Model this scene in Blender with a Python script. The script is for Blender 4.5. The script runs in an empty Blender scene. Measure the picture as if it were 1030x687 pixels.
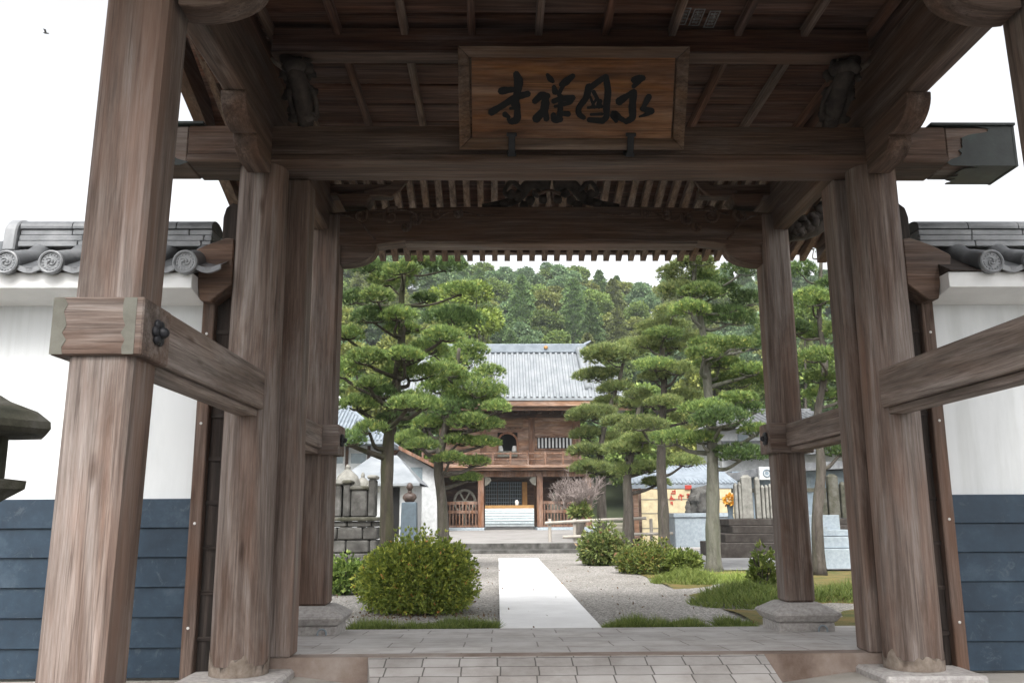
import bpy, bmesh, math, random
import numpy as np
from mathutils import Vector, Matrix, noise as mnoise
random.seed(7); RNG = np.random.default_rng(7)
sc = bpy.context.scene
COL = sc.collection
R = math.radians

# ------------------------------------------------------------------ camera, sky, sun, exposure
FPX = 880.0
CAMP = np.array([-.58, -6.7, 1.2])
_p, _y, _a = R(11.2), R(.977), R(.32)
_f = np.array([math.sin(_y)*math.cos(_p), math.cos(_y)*math.cos(_p), math.sin(_p)])
_r0 = np.array([math.cos(_y), -math.sin(_y), 0]); _u0 = np.cross(_r0, _f)
_r = _r0*math.cos(_a)-_u0*math.sin(_a); _u = _u0*math.cos(_a)+_r0*math.sin(_a)
cam = bpy.data.cameras.new('camera'); camo = bpy.data.objects.new('camera', cam); COL.objects.link(camo)
cam.sensor_fit = 'HORIZONTAL'; cam.sensor_width = 36; cam.lens = FPX/1030*36
cam.clip_start = .05; cam.clip_end = 3000
camo.matrix_world = Matrix(((_r[0], _u[0], -_f[0], CAMP[0]), (_r[1], _u[1], -_f[1], CAMP[1]), (_r[2], _u[2], -_f[2], CAMP[2]), (0, 0, 0, 1)))
sc.camera = camo

SUN_EL, SUN_AZ = R(54), R(186)      # azimuth clockwise from +Y
w = bpy.data.worlds.new('World'); sc.world = w; w.use_nodes = True
nt = w.node_tree; nt.nodes.clear()
sky = nt.nodes.new('ShaderNodeTexSky'); sky.sky_type = 'NISHITA'; sky.sun_disc = False
sky.sun_elevation = SUN_EL; sky.sun_rotation = SUN_AZ; sky.dust_density = 6; sky.air_density = 1.0
hs = nt.nodes.new('ShaderNodeHueSaturation'); hs.inputs['Saturation'].default_value = .12
bg = nt.nodes.new('ShaderNodeBackground'); bg.inputs['Strength'].default_value = .15
wo = nt.nodes.new('ShaderNodeOutputWorld')
nt.links.new(sky.outputs[0], hs.inputs['Color']); nt.links.new(hs.outputs[0], bg.inputs['Color']); nt.links.new(bg.outputs[0], wo.inputs['Surface'])
sl = bpy.data.lights.new('sun', 'SUN'); sl.energy = 1.0; sl.angle = R(22); sl.color = (1, .97, .92)
slo = bpy.data.objects.new('sun', sl); COL.objects.link(slo)
sd = Vector((math.sin(SUN_AZ)*math.cos(SUN_EL), math.cos(SUN_AZ)*math.cos(SUN_EL), math.sin(SUN_EL)))
slo.rotation_euler = sd.to_track_quat('Z', 'Y').to_euler()
sc.view_settings.view_transform = 'Standard'; sc.view_settings.look = 'None'
sc.view_settings.gamma = 1; sc.view_settings.use_curve_mapping = False
sc.view_settings.exposure = 1.45
sc.cycles.max_bounces = 8; sc.cycles.diffuse_bounces = 5

def W(px, py, Y):                    # photo pixel -> real point on the plane at depth Y
    d = _f*FPX+_r*(px-515)+_u*(343.5-py); t = (Y-CAMP[1])/d[1]; q = CAMP+d*t
    return (float(q[0]), float(Y), float(q[2]))

# ------------------------------------------------------------------ helpers
def sub(a, b): return (a[0]-b[0], a[1]-b[1], a[2]-b[2])
def add(a, b): return (a[0]+b[0], a[1]+b[1], a[2]+b[2])
def smoothpath(pts, n=6):
    if len(pts) < 3: return [tuple(p) for p in pts]
    out = []; P = [Vector(p) for p in pts]; P = [P[0]*2-P[1]]+P+[P[-1]*2-P[-2]]
    for i in range(1, len(P)-2):
        for k in range(n):
            t = k/n; a, b, c, d = P[i-1], P[i], P[i+1], P[i+2]
            out.append(tuple(.5*((2*b)+(c-a)*t+(2*a-5*b+4*c-d)*t*t+(3*b-a-3*c+d)*t**3)))
    out.append(tuple(P[-2])); return out

class MB:
    def __init__(s): s.v = []; s.f = []; s.m = []
    def _add(s, vs, fs, mi=0):
        o = len(s.v); s.v += [tuple(x) for x in vs]; s.f += [tuple(i+o for i in f) for f in fs]; s.m += [mi]*len(fs)
    def box(s, x0, x1, y0, y1, z0, z1, bev=0, mi=0, mat=None):
        if x0 > x1: x0, x1 = x1, x0
        if y0 > y1: y0, y1 = y1, y0
        if z0 > z1: z0, z1 = z1, z0
        bm = bmesh.new()
        q = [bm.verts.new((x, y, z)) for x in (x0, x1) for y in (y0, y1) for z in (z0, z1)]
        for f in ((0, 1, 3, 2), (4, 6, 7, 5), (0, 4, 5, 1), (2, 3, 7, 6), (0, 2, 6, 4), (1, 5, 7, 3)): bm.faces.new([q[i] for i in f])
        s._bm(bm, bev, mi, mat); return s
    def _bm(s, bm, bev=0, mi=0, mat=None, seg=1):
        if bev > 0: bmesh.ops.bevel(bm, geom=bm.edges[:], offset=bev, segments=seg, affect='EDGES', profile=.5)
        if mat is not None: bmesh.ops.transform(bm, matrix=mat, verts=bm.verts)
        bm.verts.index_update()
        s._add([v.co for v in bm.verts], [[v.index for v in f.verts] for f in bm.faces], mi); bm.free()
    def hexa(s, bot, top, bev=0, mi=0):          # 4 bottom + 4 top corners
        bm = bmesh.new(); b = [bm.verts.new(p) for p in bot]; t = [bm.verts.new(p) for p in top]
        bm.faces.new(b[::-1]); bm.faces.new(t)
        for i in range(4): bm.faces.new((b[i], b[(i+1) % 4], t[(i+1) % 4], t[i]))
        s._bm(bm, bev, mi); return s
    def prism(s, poly, axis, a, b, bev=0, mi=0): # poly in the plane normal to axis
        def P(u, v, d): return {'x': (d, u, v), 'y': (u, d, v), 'z': (u, v, d)}[axis]
        bm = bmesh.new(); A = [bm.verts.new(P(u, v, a)) for u, v in poly]; B = [bm.verts.new(P(u, v, b)) for u, v in poly]
        n = len(poly); bm.faces.new(A); bm.faces.new(B[::-1])
        for i in range(n): bm.faces.new((A[i], B[i], B[(i+1) % n], A[(i+1) % n]))
        bmesh.ops.recalc_face_normals(bm, faces=bm.faces[:])
        s._bm(bm, bev, mi); return s
    def tube(s, pts, rad, n=8, mi=0, caps=True):
        P = [Vector(p) for p in pts]
        if not hasattr(rad, '__len__'): rad = [rad]*len(P)
        elif len(rad) != len(P):
            L = len(rad)-1; rad = [rad[min(L, int(i/(len(P)-1)*L))]*(1-((i/(len(P)-1)*L) % 1))+rad[min(L, int(i/(len(P)-1)*L)+1)]*((i/(len(P)-1)*L) % 1) for i in range(len(P))]
        vs = []; fs = []; up = None
        for i, p in enumerate(P):
            d = (P[min(i+1, len(P)-1)]-P[max(i-1, 0)])
            if d.length < 1e-9: d = Vector((0, 0, 1))
            d.normalize()
            if up is None: up = Vector((0, 0, 1)) if abs(d.z) < .9 else Vector((1, 0, 0))
            x = d.cross(up)
            if x.length < 1e-6: x = d.cross(Vector((1, .3, 0)))
            x.normalize(); up = x.cross(d)
            for k in range(n):
                a = 2*math.pi*k/n; vs.append(p+x*(math.cos(a)*rad[i])+up*(math.sin(a)*rad[i]))
        for i in range(len(P)-1):
            for k in range(n):
                fs.append((i*n+k, i*n+(k+1) % n, (i+1)*n+(k+1) % n, (i+1)*n+k))
        if caps: fs.append(tuple(range(n))[::-1]); fs.append(tuple((len(P)-1)*n+k for k in range(n)))
        s._add(vs, fs, mi); return s
    def lathe(s, prof, c=(0, 0, 0), n=20, mi=0, rot=0, sx=1, sy=1):   # prof: (radius, z)
        vs = []; fs = []
        for r_, z in prof:
            for k in range(n):
                a = 2*math.pi*k/n+rot; vs.append((c[0]+math.cos(a)*r_*sx, c[1]+math.sin(a)*r_*sy, c[2]+z))
        for i in range(len(prof)-1):
            for k in range(n): fs.append((i*n+k, i*n+(k+1) % n, (i+1)*n+(k+1) % n, (i+1)*n+k))
        fs.append(tuple(range(n))[::-1]); fs.append(tuple((len(prof)-1)*n+k for k in range(n)))
        s._add(vs, fs, mi); return s
    def blob(s, c, r, n=10, amp=.15, seed=0, mi=0, fr=1.5):
        bm = bmesh.new(); bmesh.ops.create_icosphere(bm, subdivisions=3 if n > 8 else 2, radius=1)
        for v in bm.verts:
            k = 1+amp*mnoise.noise(v.co*fr+Vector((seed*3.1, seed*1.7, 0)))
            v.co = Vector((c[0]+v.co.x*r[0]*k, c[1]+v.co.y*r[1]*k, c[2]+v.co.z*r[2]*k))
        s._bm(bm, 0, mi); return s
    def build(s, name, mat, parent=None, smooth=False, shift=None, tone=None):
        if shift is None:
            shift = (0, 0, 0)
            if parent is not None:
                q = parent
                while q.parent: q = q.parent
                shift = q.location
        me = bpy.data.meshes.new(name)
        me.from_pydata([(v[0]-shift[0], v[1]-shift[1], v[2]-shift[2]) for v in s.v], [], s.f)
        for m in (mat if isinstance(mat, (list, tuple)) else [mat]): me.materials.append(m)
        me.polygons.foreach_set('material_index', s.m)
        if smooth: me.polygons.foreach_set('use_smooth', [True]*len(s.f))
        if smooth == 'auto': me.set_sharp_from_angle(angle=R(35))
        me.update()
        o = bpy.data.objects.new(name, me); COL.objects.link(o)
        if parent is not None: o.parent = parent
        return o

def npmesh(name, mat, V, F, tone=None, parent=None, smooth=False, shift=(0, 0, 0)):   # fast mesh of equal n-gons
    if parent is not None:
        q = parent
        while q.parent: q = q.parent
        shift = q.location
    me = bpy.data.meshes.new(name); nf, k = F.shape
    me.vertices.add(len(V)); me.vertices.foreach_set('co', (V-np.array(shift)).astype(np.float32).ravel())
    me.loops.add(nf*k); me.loops.foreach_set('vertex_index', F.astype(np.int32).ravel())
    me.polygons.add(nf); me.polygons.foreach_set('loop_start', np.arange(0, nf*k, k, dtype=np.int32))
    me.polygons.foreach_set('loop_total', np.full(nf, k, dtype=np.int32))
    if tone is not None:
        at = me.attributes.new('tone', 'FLOAT', 'FACE'); at.data.foreach_set('value', tone.astype(np.float32))
    me.materials.append(mat); me.update(calc_edges=True); me.validate()
    o = bpy.data.objects.new(name, me); COL.objects.link(o)
    if parent is not None: o.parent = parent
    return o

def tag(o, label=None, cat=None, group=None, kind=None):
    if label: o['label'] = label
    if cat: o['category'] = cat
    if group: o['group'] = group
    if kind: o['kind'] = kind
    return o
def thing(name, label, cat, loc=(0, 0, 0), group=None):
    o = bpy.data.objects.new(name, None); COL.objects.link(o); o.location = loc; o.empty_display_size = .2
    return tag(o, label, cat, group)

# ------------------------------------------------------------------ materials
def newmat(name):
    m = bpy.data.materials.new(name); m.use_nodes = True
    n = m.node_tree; b = n.nodes['Principled BSDF']; return m, n, b
def N(n, t, **k):
    x = n.nodes.new(t)
    for a, v in k.items():
        if a in x.inputs: x.inputs[a].default_value = v
        else: setattr(x, a, v)
    return x
def ramp(n, fac, stops):
    r_ = n.nodes.new('ShaderNodeValToRGB'); e = r_.color_ramp.elements
    while len(e) < len(stops): e.new(.5)
    for i, (p, c) in enumerate(stops): e[i].position = p; e[i].color = (*c, 1)
    n.links.new(fac, r_.inputs[0]); return r_
def mapped(n, scale, offs=True):
    tc = n.nodes.new('ShaderNodeTexCoord'); mp = n.nodes.new('ShaderNodeMapping'); mp.inputs['Scale'].default_value = scale
    if offs:
        oi = n.nodes.new('ShaderNodeObjectInfo'); ad = n.nodes.new('ShaderNodeVectorMath'); ad.operation = 'ADD'
        ml = n.nodes.new('ShaderNodeMath'); ml.operation = 'MULTIPLY'; ml.inputs[1].default_value = 37.
        n.links.new(oi.outputs['Random'], ml.inputs[0]); n.links.new(tc.outputs['Object'], ad.inputs[0]); n.links.new(ml.outputs[0], ad.inputs[1])
        n.links.new(ad.outputs[0], mp.inputs['Vector'])
    else: n.links.new(tc.outputs['Object'], mp.inputs['Vector'])
    return mp
def mixc(n, f, a, b, blend='MIX'):
    m = n.nodes.new('ShaderNodeMix'); m.data_type = 'RGBA'; m.blend_type = blend
    def put(s, v):
        if hasattr(v, 'is_output') or hasattr(v, 'links'): n.links.new(v, s)
        elif isinstance(v, (int, float)): s.default_value = v
        else: s.default_value = (*v, 1)
    put(m.inputs[0], f); put(m.inputs[6], a); put(m.inputs[7], b); return m.outputs[2]
def bump(n, b, h, st=.3, d=.01):
    bp = n.nodes.new('ShaderNodeBump'); bp.inputs['Strength'].default_value = st; bp.inputs['Distance'].default_value = d
    n.links.new(h, bp.inputs['Height']); n.links.new(bp.outputs[0], b.inputs['Normal'])

def wood(name, axis, dark, mid, light, grain=16, rough=.75, moss=None, red=None, streak=.75, grey=None):
    m, n, b = newmat(name)
    along = .85
    sc_ = [grain]*3; sc_['xyz'.index(axis)] = along
    m1 = mapped(n, sc_); n1 = N(n, 'ShaderNodeTexNoise', Scale=1.0, Detail=9, Roughness=.68, Distortion=.35); n.links.new(m1.outputs[0], n1.inputs['Vector'])
    sc2 = [grain*6]*3; sc2['xyz'.index(axis)] = along*3
    m2 = mapped(n, sc2); n2 = N(n, 'ShaderNodeTexNoise', Scale=1.0, Detail=4, Roughness=.7); n.links.new(m2.outputs[0], n2.inputs['Vector'])
    sc3 = [3.2]*3; sc3['xyz'.index(axis)] = .5; m3 = mapped(n, sc3); n3 = N(n, 'ShaderNodeTexNoise', Scale=1.0, Detail=5, Roughness=.6); n.links.new(m3.outputs[0], n3.inputs['Vector'])
    r1 = ramp(n, n1.outputs[0], [(.33, dark), (.5, mid), (.64, light)])
    gr = grey or tuple(tuple(.5*(x*1.35)+.5*1.35*sum(t)/3*k for x, k in zip(t, (1.03, .99, .96))) for t in (dark, mid, light))
    rg = ramp(n, n1.outputs[0], [(.33, gr[0]), (.5, gr[1]), (.64, gr[2])])
    sc7 = [3.4]*3; sc7['xyz'.index(axis)] = .55
    m7 = mapped(n, sc7); n7 = N(n, 'ShaderNodeTexNoise', Scale=1.0, Detail=8, Roughness=.66, Distortion=.8); n.links.new(m7.outputs[0], n7.inputs['Vector'])
    base_ = mixc(n, ramp(n, n7.outputs[0], [(.4, (0, 0, 0)), (.62, (1, 1, 1))]).outputs[0], r1.outputs[0], rg.outputs[0])
    r2 = ramp(n, n2.outputs[0], [(.32, (.55, .52, .5)), (.6, (1.1, 1.1, 1.1))])
    c = mixc(n, streak, base_, r2.outputs[0], 'MULTIPLY')
    sc8 = [4.2]*3; sc8['xyz'.index(axis)] = 1.1                        # scattered knots
    m8 = mapped(n, sc8); k8 = N(n, 'ShaderNodeTexVoronoi', Scale=1.0); n.links.new(m8.outputs[0], k8.inputs['Vector'])
    c = mixc(n, .8, c, ramp(n, k8.outputs['Distance'], [(.03, (.38, .3, .26)), (.11, (1, 1, 1))]).outputs[0], 'MULTIPLY')
    # long shallow cracks
    sc4 = [grain*1.5]*3; sc4['xyz'.index(axis)] = .18
    m4 = mapped(n, sc4); v4 = N(n, 'ShaderNodeTexNoise', Scale=1.0, Detail=2, Roughness=.5); n.links.new(m4.outputs[0], v4.inputs['Vector'])
    r4 = ramp(n, v4.outputs[0], [(.488, (1, 1, 1)), (.5, (.25, .2, .18)), (.512, (1, 1, 1))])
    c = mixc(n, .6, c, r4.outputs[0], 'MULTIPLY')
    sc6 = [4.5]*3; sc6['xyz'.index(axis)] = .4                       # broad weather streaks
    m6 = mapped(n, sc6); n6 = N(n, 'ShaderNodeTexNoise', Scale=1.0, Detail=7, Roughness=.62, Distortion=.5); n.links.new(m6.outputs[0], n6.inputs['Vector'])
    c = mixc(n, .5, c, ramp(n, n6.outputs[0], [(.3, (.66, .62, .59)), (.5, (.95, .94, .93)), (.7, (1.28, 1.27, 1.26))]).outputs[0], 'MULTIPLY')
    if red:
        r3 = ramp(n, n3.outputs[0], [(.5, (0, 0, 0)), (.68, (1, 1, 1))]); c = mixc(n, r3.outputs[0], c, mixc(n, .6, c, red))
    if moss:
        n5 = N(n, 'ShaderNodeTexNoise', Scale=2.2, Detail=8, Roughness=.7)
        r5 = ramp(n, n5.outputs[0], [(.5, (0, 0, 0)), (.62, (.7, .7, .7))])
        g = N(n, 'ShaderNodeNewGeometry'); sx = N(n, 'ShaderNodeSeparateXYZ'); n.links.new(g.outputs['Normal'], sx.inputs[0])
        mm = N(n, 'ShaderNodeMath', operation='MULTIPLY'); n.links.new(sx.outputs[2], mm.inputs[0]); n.links.new(r5.outputs[0], mm.inputs[1]); mm.use_clamp = True
        c = mixc(n, mm.outputs[0], c, moss)
    n.links.new(c, b.inputs['Base Color']); b.inputs['Roughness'].default_value = rough
    b.inputs['Specular IOR Level'].default_value = .25
    ah = N(n, 'ShaderNodeMath', operation='ADD'); n.links.new(n1.outputs[0], ah.inputs[0]); n.links.new(n2.outputs[0], ah.inputs[1])
    a2 = N(n, 'ShaderNodeMath', operation='ADD'); n.links.new(ah.outputs[0], a2.inputs[0]); n.links.new(r4.outputs[0], a2.inputs[1])
    bump(n, b, a2.outputs[0], .35, .008)
    return m
def patchy(name, a, b_, c_=None, scale=3, detail=8, rough=.85, bst=.2, bd=.01, lo=.35, hi=.65, spec=.3):
    m, n, b = newmat(name); mp = mapped(n, (1, 1, 1)); t = N(n, 'ShaderNodeTexNoise', Scale=scale, Detail=detail, Roughness=.65); n.links.new(mp.outputs[0], t.inputs['Vector'])
    st = [(lo, a), (hi, b_)] if c_ is None else [(lo, a), ((lo+hi)/2, b_), (hi, c_)]
    n.links.new(ramp(n, t.outputs[0], st).outputs[0], b.inputs['Base Color']); b.inputs['Roughness'].default_value = rough
    b.inputs['Specular IOR Level'].default_value = spec
    t2 = N(n, 'ShaderNodeTexNoise', Scale=scale*9, Detail=6, Roughness=.7); n.links.new(mp.outputs[0], t2.inputs['Vector'])
    if bst: bump(n, b, t2.outputs[0], bst, bd)
    return m
def leaf(name, stops, rough=.55, trans=.25, var=.25):
    m, n, b = newmat(name)
    at = N(n, 'ShaderNodeAttribute', attribute_name='tone')
    r_ = ramp(n, at.outputs['Fac'], stops)
    oi = n.nodes.new('ShaderNodeObjectInfo')
    hs = N(n, 'ShaderNodeHueSaturation'); mr = N(n, 'ShaderNodeMapRange'); mr.inputs['To Min'].default_value = 1-var; mr.inputs['To Max'].default_value = 1+var
    n.links.new(oi.outputs['Random'], mr.inputs[0]); n.links.new(mr.outputs[0], hs.inputs['Value']); n.links.new(r_.outputs[0], hs.inputs['Color'])
    n.links.new(hs.outputs[0], b.inputs['Base Color']); b.inputs['Roughness'].default_value = rough; b.inputs['Specular IOR Level'].default_value = .3
    tr = n.nodes.new('ShaderNodeBsdfTranslucent'); n.links.new(hs.outputs[0], tr.inputs['Color'])
    mx = n.nodes.new('ShaderNodeMixShader'); mx.inputs[0].default_value = trans
    n.links.new(b.outputs[0], mx.inputs[1]); n.links.new(tr.outputs[0], mx.inputs[2]); n.links.new(mx.outputs[0], n.nodes['Material Output'].inputs['Surface'])
    return m
def plain(name, c, rough=.6, metal=0, spec=.4):
    return patchy(name, tuple(x*.82 for x in c), tuple(min(1, x*1.12) for x in c), rough=rough, bst=.08, scale=5, spec=spec) if not metal else _metal(name, c, rough)
def _metal(name, c, rough):
    m = patchy(name, tuple(x*.7 for x in c), tuple(min(1, x*1.2) for x in c), rough=rough, bst=.1, scale=8); m.node_tree.nodes['Principled BSDF'].inputs['Metallic'].default_value = .7; return m

WP = dict(dark=(0.0738, 0.045, 0.0333), mid=(0.1368, 0.0918, 0.0711), light=(0.1998, 0.1458, 0.1188), grey=((0.1305, 0.1044, 0.09083), (0.2109, 0.1754, 0.1566), (0.2923, 0.2537, 0.2318)))
M = {}
for ax in 'xyz':
    M['post_'+ax] = wood('weathered_cypress_'+ax, ax, WP['dark'], WP['mid'], WP['light'], grey=WP['grey'], grain=14, red=(.25, .15, .11))
    M['beam_'+ax] = wood('aged_beam_wood_'+ax, ax, (0.0596, 0.03543, 0.02436), (0.1117, 0.06822, 0.04872), (0.1789, 0.1155, 0.08353), grain=16, red=(0.1267, 0.06559, 0.0406))
    M['ceil_'+ax] = wood('soffit_wood_'+ax, ax, (0.056, 0.02474, 0.01478), (0.1182, 0.05396, 0.03326), (0.2053, 0.09893, 0.06096), grain=18)
    M['board_'+ax] = wood('dark_board_wood_'+ax, ax, (0.0165, 0.0121, 0.0099), (0.03575, 0.02585, 0.0209), (0.0605, 0.044, 0.03575), grain=18)
M['nuki'] = wood('tie_beam_wood', 'y', (0.1167, 0.08316, 0.06593), (0.2022, 0.1481, 0.1201), (0.2877, 0.2192, 0.1832), grain=14, moss=(0.1711, 0.1814, 0.08791))
M['rafter'] = wood('rafter_wood', 'y', (0.08745, 0.0528, 0.03762), (0.1749, 0.1089, 0.07524), (0.2624, 0.1733, 0.1223), grain=20)
M['sign_wood'] = wood('plaque_wood', 'x', (0.116, 0.04583, 0.01604), (0.2318, 0.09585, 0.03206), (0.3478, 0.1562, 0.05344), grain=9, rough=.55)
M['sign_frame'] = wood('plaque_frame_wood', 'x', (0.08854, 0.04604, 0.02479), (0.1594, 0.08854, 0.04781), (0.239, 0.1416, 0.08147), grain=16, rough=.55)
M['ink'] = patchy('black_lacquer', (0.0018, 0.0018, 0.0021), (0.0042, 0.0039, 0.0042), rough=.4, bst=.1)
M['iron'] = patchy('black_iron', (.012, .012, .014), (.03, .03, .034), rough=.5, bst=.2)
M['copper'] = patchy('oxidised_copper_sheet', (0.0117, 0.0143, 0.0143), (0.02925, 0.03575, 0.0338), (0.0585, 0.0975, 0.0845), rough=.5, scale=2.5, lo=.3, hi=.78)
M['endpaint'] = patchy('pale_grey_paint', (0.1056, 0.099, 0.0792), (0.1633, 0.1584, 0.1337), rough=.8, scale=6)
M['chalk'] = patchy('bleached_worn_wood', (.15, .115, .09), (.27, .225, .185), rough=.9, scale=14)
M['carve'] = patchy('dark_carving_wood', (0.0306, 0.0255, 0.0221), (0.085, 0.068, 0.0578), rough=.8, scale=9, bst=.5)
def plaster():
    m, n, b = newmat('white_plaster'); mp = mapped(n, (1, 1, .25)); t = N(n, 'ShaderNodeTexNoise', Scale=1.6, Detail=8, Roughness=.7); n.links.new(mp.outputs[0], t.inputs['Vector'])
    n.links.new(ramp(n, t.outputs[0], [(.25, (0.5143, 0.5281, 0.5327)), (.5, (0.6245, 0.6383, 0.6429)), (.8, (0.6612, 0.675, 0.6796))]).outputs[0], b.inputs['Base Color']); b.inputs['Roughness'].default_value = .9
    lk = b.inputs['Base Color'].links[0].from_socket; m2 = mapped(n, (5, 5, .22)); t2 = N(n, 'ShaderNodeTexNoise', Scale=1.0, Detail=8, Roughness=.7); n.links.new(m2.outputs[0], t2.inputs['Vector'])
    c = mixc(n, .5, lk, ramp(n, t2.outputs[0], [(.36, (.8, .8, .78)), (.5, (1, 1, 1)), (.7, (1.03, 1.03, 1.03))]).outputs[0], 'MULTIPLY'); n.links.new(c, b.inputs['Base Color']); bump(n, b, t.outputs[0], .1, .004)
    return m
M['plaster'] = plaster()
M['cornice'] = patchy('cornice_plaster', (0.667, 0.667, 0.6555), (0.8, 0.8, 0.7935), rough=.9, scale=2, bst=.1)
def slate():
    m, n, b = newmat('slate_blue_boards'); mp = mapped(n, (1, 1, 1)); t = N(n, 'ShaderNodeTexNoise', Scale=2.5, Detail=9, Roughness=.72); n.links.new(mp.outputs[0], t.inputs['Vector'])
    c = ramp(n, t.outputs[0], [(.3, (0.01105, 0.02145, 0.0351)), (.55, (0.02015, 0.0377, 0.0585)), (.75, (0.052, 0.0754, 0.1001))]).outputs[0]
    t2 = N(n, 'ShaderNodeTexNoise', Scale=7, Detail=10, Roughness=.8, Distortion=1.5); n.links.new(mp.outputs[0], t2.inputs['Vector'])
    c = mixc(n, ramp(n, t2.outputs[0], [(.56, (0, 0, 0)), (.66, (.75, .75, .75))]).outputs[0], c, (.07, .085, .1))
    n.links.new(c, b.inputs['Base Color']); b.inputs['Roughness'].default_value = .5; b.inputs['Specular IOR Level'].default_value = .3
    bump(n, b, t2.outputs[0], .15, .004); return m
M['slate'] = slate()
M['tile'] = patchy('silver_grey_roof_tile', (0.0465, 0.0496, 0.05456), (0.0992, 0.1042, 0.1104), (0.186, 0.1922, 0.1984), rough=.4, scale=3.2, lo=.3, hi=.72, bst=.12, spec=.5)
M['tile_light'] = patchy('pale_grey_roof_tile', (0.1054, 0.1116, 0.1178), (0.186, 0.1922, 0.2015), (0.2604, 0.2666, 0.2728), rough=.45, scale=4, lo=.3, hi=.72, spec=.5)
M['tile_white'] = patchy('sunlit_roof_tile', (0.1615, 0.1767, 0.1896), (0.2295, 0.244, 0.2556), rough=.6, scale=1.5)  # whitish blue-grey, the tile's own colour
M['tile_blue'] = patchy('blue_grey_roof_tile', (.14, .165, .19), (.22, .25, .28), rough=.6, scale=2)
M['granite'] = patchy('grey_granite', (0.2628, 0.2435, 0.2301), (0.3778, 0.3538, 0.337), (0.4928, 0.469, 0.4438), rough=.8, scale=24, lo=.3, hi=.7, bst=.25, bd=.004)
M['granite_blue'] = patchy('blue_grey_granite', (0.234, 0.273, 0.299), (0.325, 0.3705, 0.403), rough=.55, scale=12, bst=.1)
M['oldstone'] = patchy('old_dark_stone', (0.033, 0.0312, 0.0288), (0.078, 0.075, 0.069), (0.144, 0.141, 0.132), rough=.9, scale=3.5, bst=.7, bd=.02, lo=.3, hi=.7)
M['mossstone'] = patchy('mossy_stone', (0.02475, 0.0275, 0.0176), (0.066, 0.06325, 0.04675), (0.121, 0.1183, 0.1045), rough=.95, scale=4, bst=.7, bd=.02, lo=.3, hi=.7)
M['riser'] = patchy('stained_stone', (0.112, 0.077, 0.0588), (0.21, 0.161, 0.133), (0.294, 0.259, 0.231), rough=.85, scale=2.2, lo=.3, hi=.7)
M['concrete'] = patchy('worn_concrete', (.22, .2, .175), (.30, .28, .25), (.36, .34, .31), rough=.9, scale=2.2, lo=.3, hi=.7)
M['whitepath_old'] = patchy('white_path_concrete', (.68, .67, .66), (.8, .795, .785), rough=.85, scale=1.4, bst=.15)
def paving(name, bw, bh, c1, c2, mort, off=.5, ms=.012, squash=1):
    m, n, b = newmat(name); mp = mapped(n, (1, 1, 1), False)
    br = n.nodes.new('ShaderNodeTexBrick'); br.offset = off; br.inputs['Scale'].default_value = 1; br.inputs['Brick Width'].default_value = bw; br.inputs['Row Height'].default_value = bh
    br.inputs['Mortar Size'].default_value = ms; br.inputs['Color1'].default_value = (*c1, 1); br.inputs['Color2'].default_value = (*c2, 1); br.inputs['Mortar'].default_value = (*mort, 1); br.inputs['Mortar Smooth'].default_value = .3
    t0 = N(n, 'ShaderNodeTexNoise', Scale=3, Detail=3); n.links.new(mp.outputs[0], t0.inputs['Vector'])
    va = N(n, 'ShaderNodeVectorMath', operation='MULTIPLY_ADD'); va.inputs[1].default_value = (.03, .03, 0); n.links.new(t0.outputs['Color'], va.inputs[0]); n.links.new(mp.outputs[0], va.inputs[2])
    n.links.new(va.outputs[0], br.inputs['Vector'])
    t = N(n, 'ShaderNodeTexNoise', Scale=2.4, Detail=9, Roughness=.7); n.links.new(mp.outputs[0], t.inputs['Vector'])
    c = mixc(n, .85, br.outputs['Color'], ramp(n, t.outputs[0], [(.3, (.55, .5, .46)), (.55, (.95, .93, .91)), (.75, (1.1, 1.1, 1.1))]).outputs[0], 'MULTIPLY')
    n.links.new(c, b.inputs['Base Color']); b.inputs['Roughness'].default_value = .8
    iv = N(n, 'ShaderNodeMath', operation='SUBTRACT'); iv.inputs[0].default_value = 1; n.links.new(br.outputs['Fac'], iv.inputs[1])
    bump(n, b, iv.outputs[0], .5, .01); return m
M['flag'] = paving('flagstone_paving', .62, .42, (0.408, 0.391, 0.3825), (0.51, 0.493, 0.4811), (0.238, 0.221, 0.2074), .37, ms=.007)
M['rampstone'] = paving('ramp_pavers', .275, .165, (0.312, 0.2964, 0.2834), (0.39, 0.3718, 0.3575), (0.1105, 0.1014, 0.0936), .07, ms=.006)
M['whitepath'] = M['whitepath_old']
def gravel():
    m, n, b = newmat('grey_gravel'); mp = mapped(n, (1, 1, 1), False)
    v = N(n, 'ShaderNodeTexVoronoi', Scale=42); n.links.new(mp.outputs[0], v.inputs['Vector'])
    sx = N(n, 'ShaderNodeSeparateColor'); n.links.new(v.outputs['Color'], sx.inputs[0])
    c = ramp(n, sx.outputs[0], [(0, (0.1916, 0.1821, 0.1682)), (.5, (0.3537, 0.3381, 0.3154)), (1, (0.5453, 0.5202, 0.4836))]).outputs[0]
    d = ramp(n, v.outputs['Distance'], [(.25, (1, 1, 1)), (.75, (.45, .43, .42))]).outputs[0]
    c = mixc(n, 1, c, d, 'MULTIPLY')
    t = N(n, 'ShaderNodeTexNoise', Scale=.7, Detail=6); n.links.new(mp.outputs[0], t.inputs['Vector'])
    c = mixc(n, .8, c, ramp(n, t.outputs[0], [(.35, (.78, .77, .74)), (.65, (1.1, 1.1, 1.1))]).outputs[0], 'MULTIPLY')
    n.links.new(c, b.inputs['Base Color']); b.inputs['Roughness'].default_value = .9
    iv = N(n, 'ShaderNodeMath', operation='SUBTRACT'); iv.inputs[0].default_value = 1; n.links.new(v.outputs['Distance'], iv.inputs[1]); bump(n, b, iv.outputs[0], .9, .02); return m
M['gravel'] = gravel()
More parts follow.
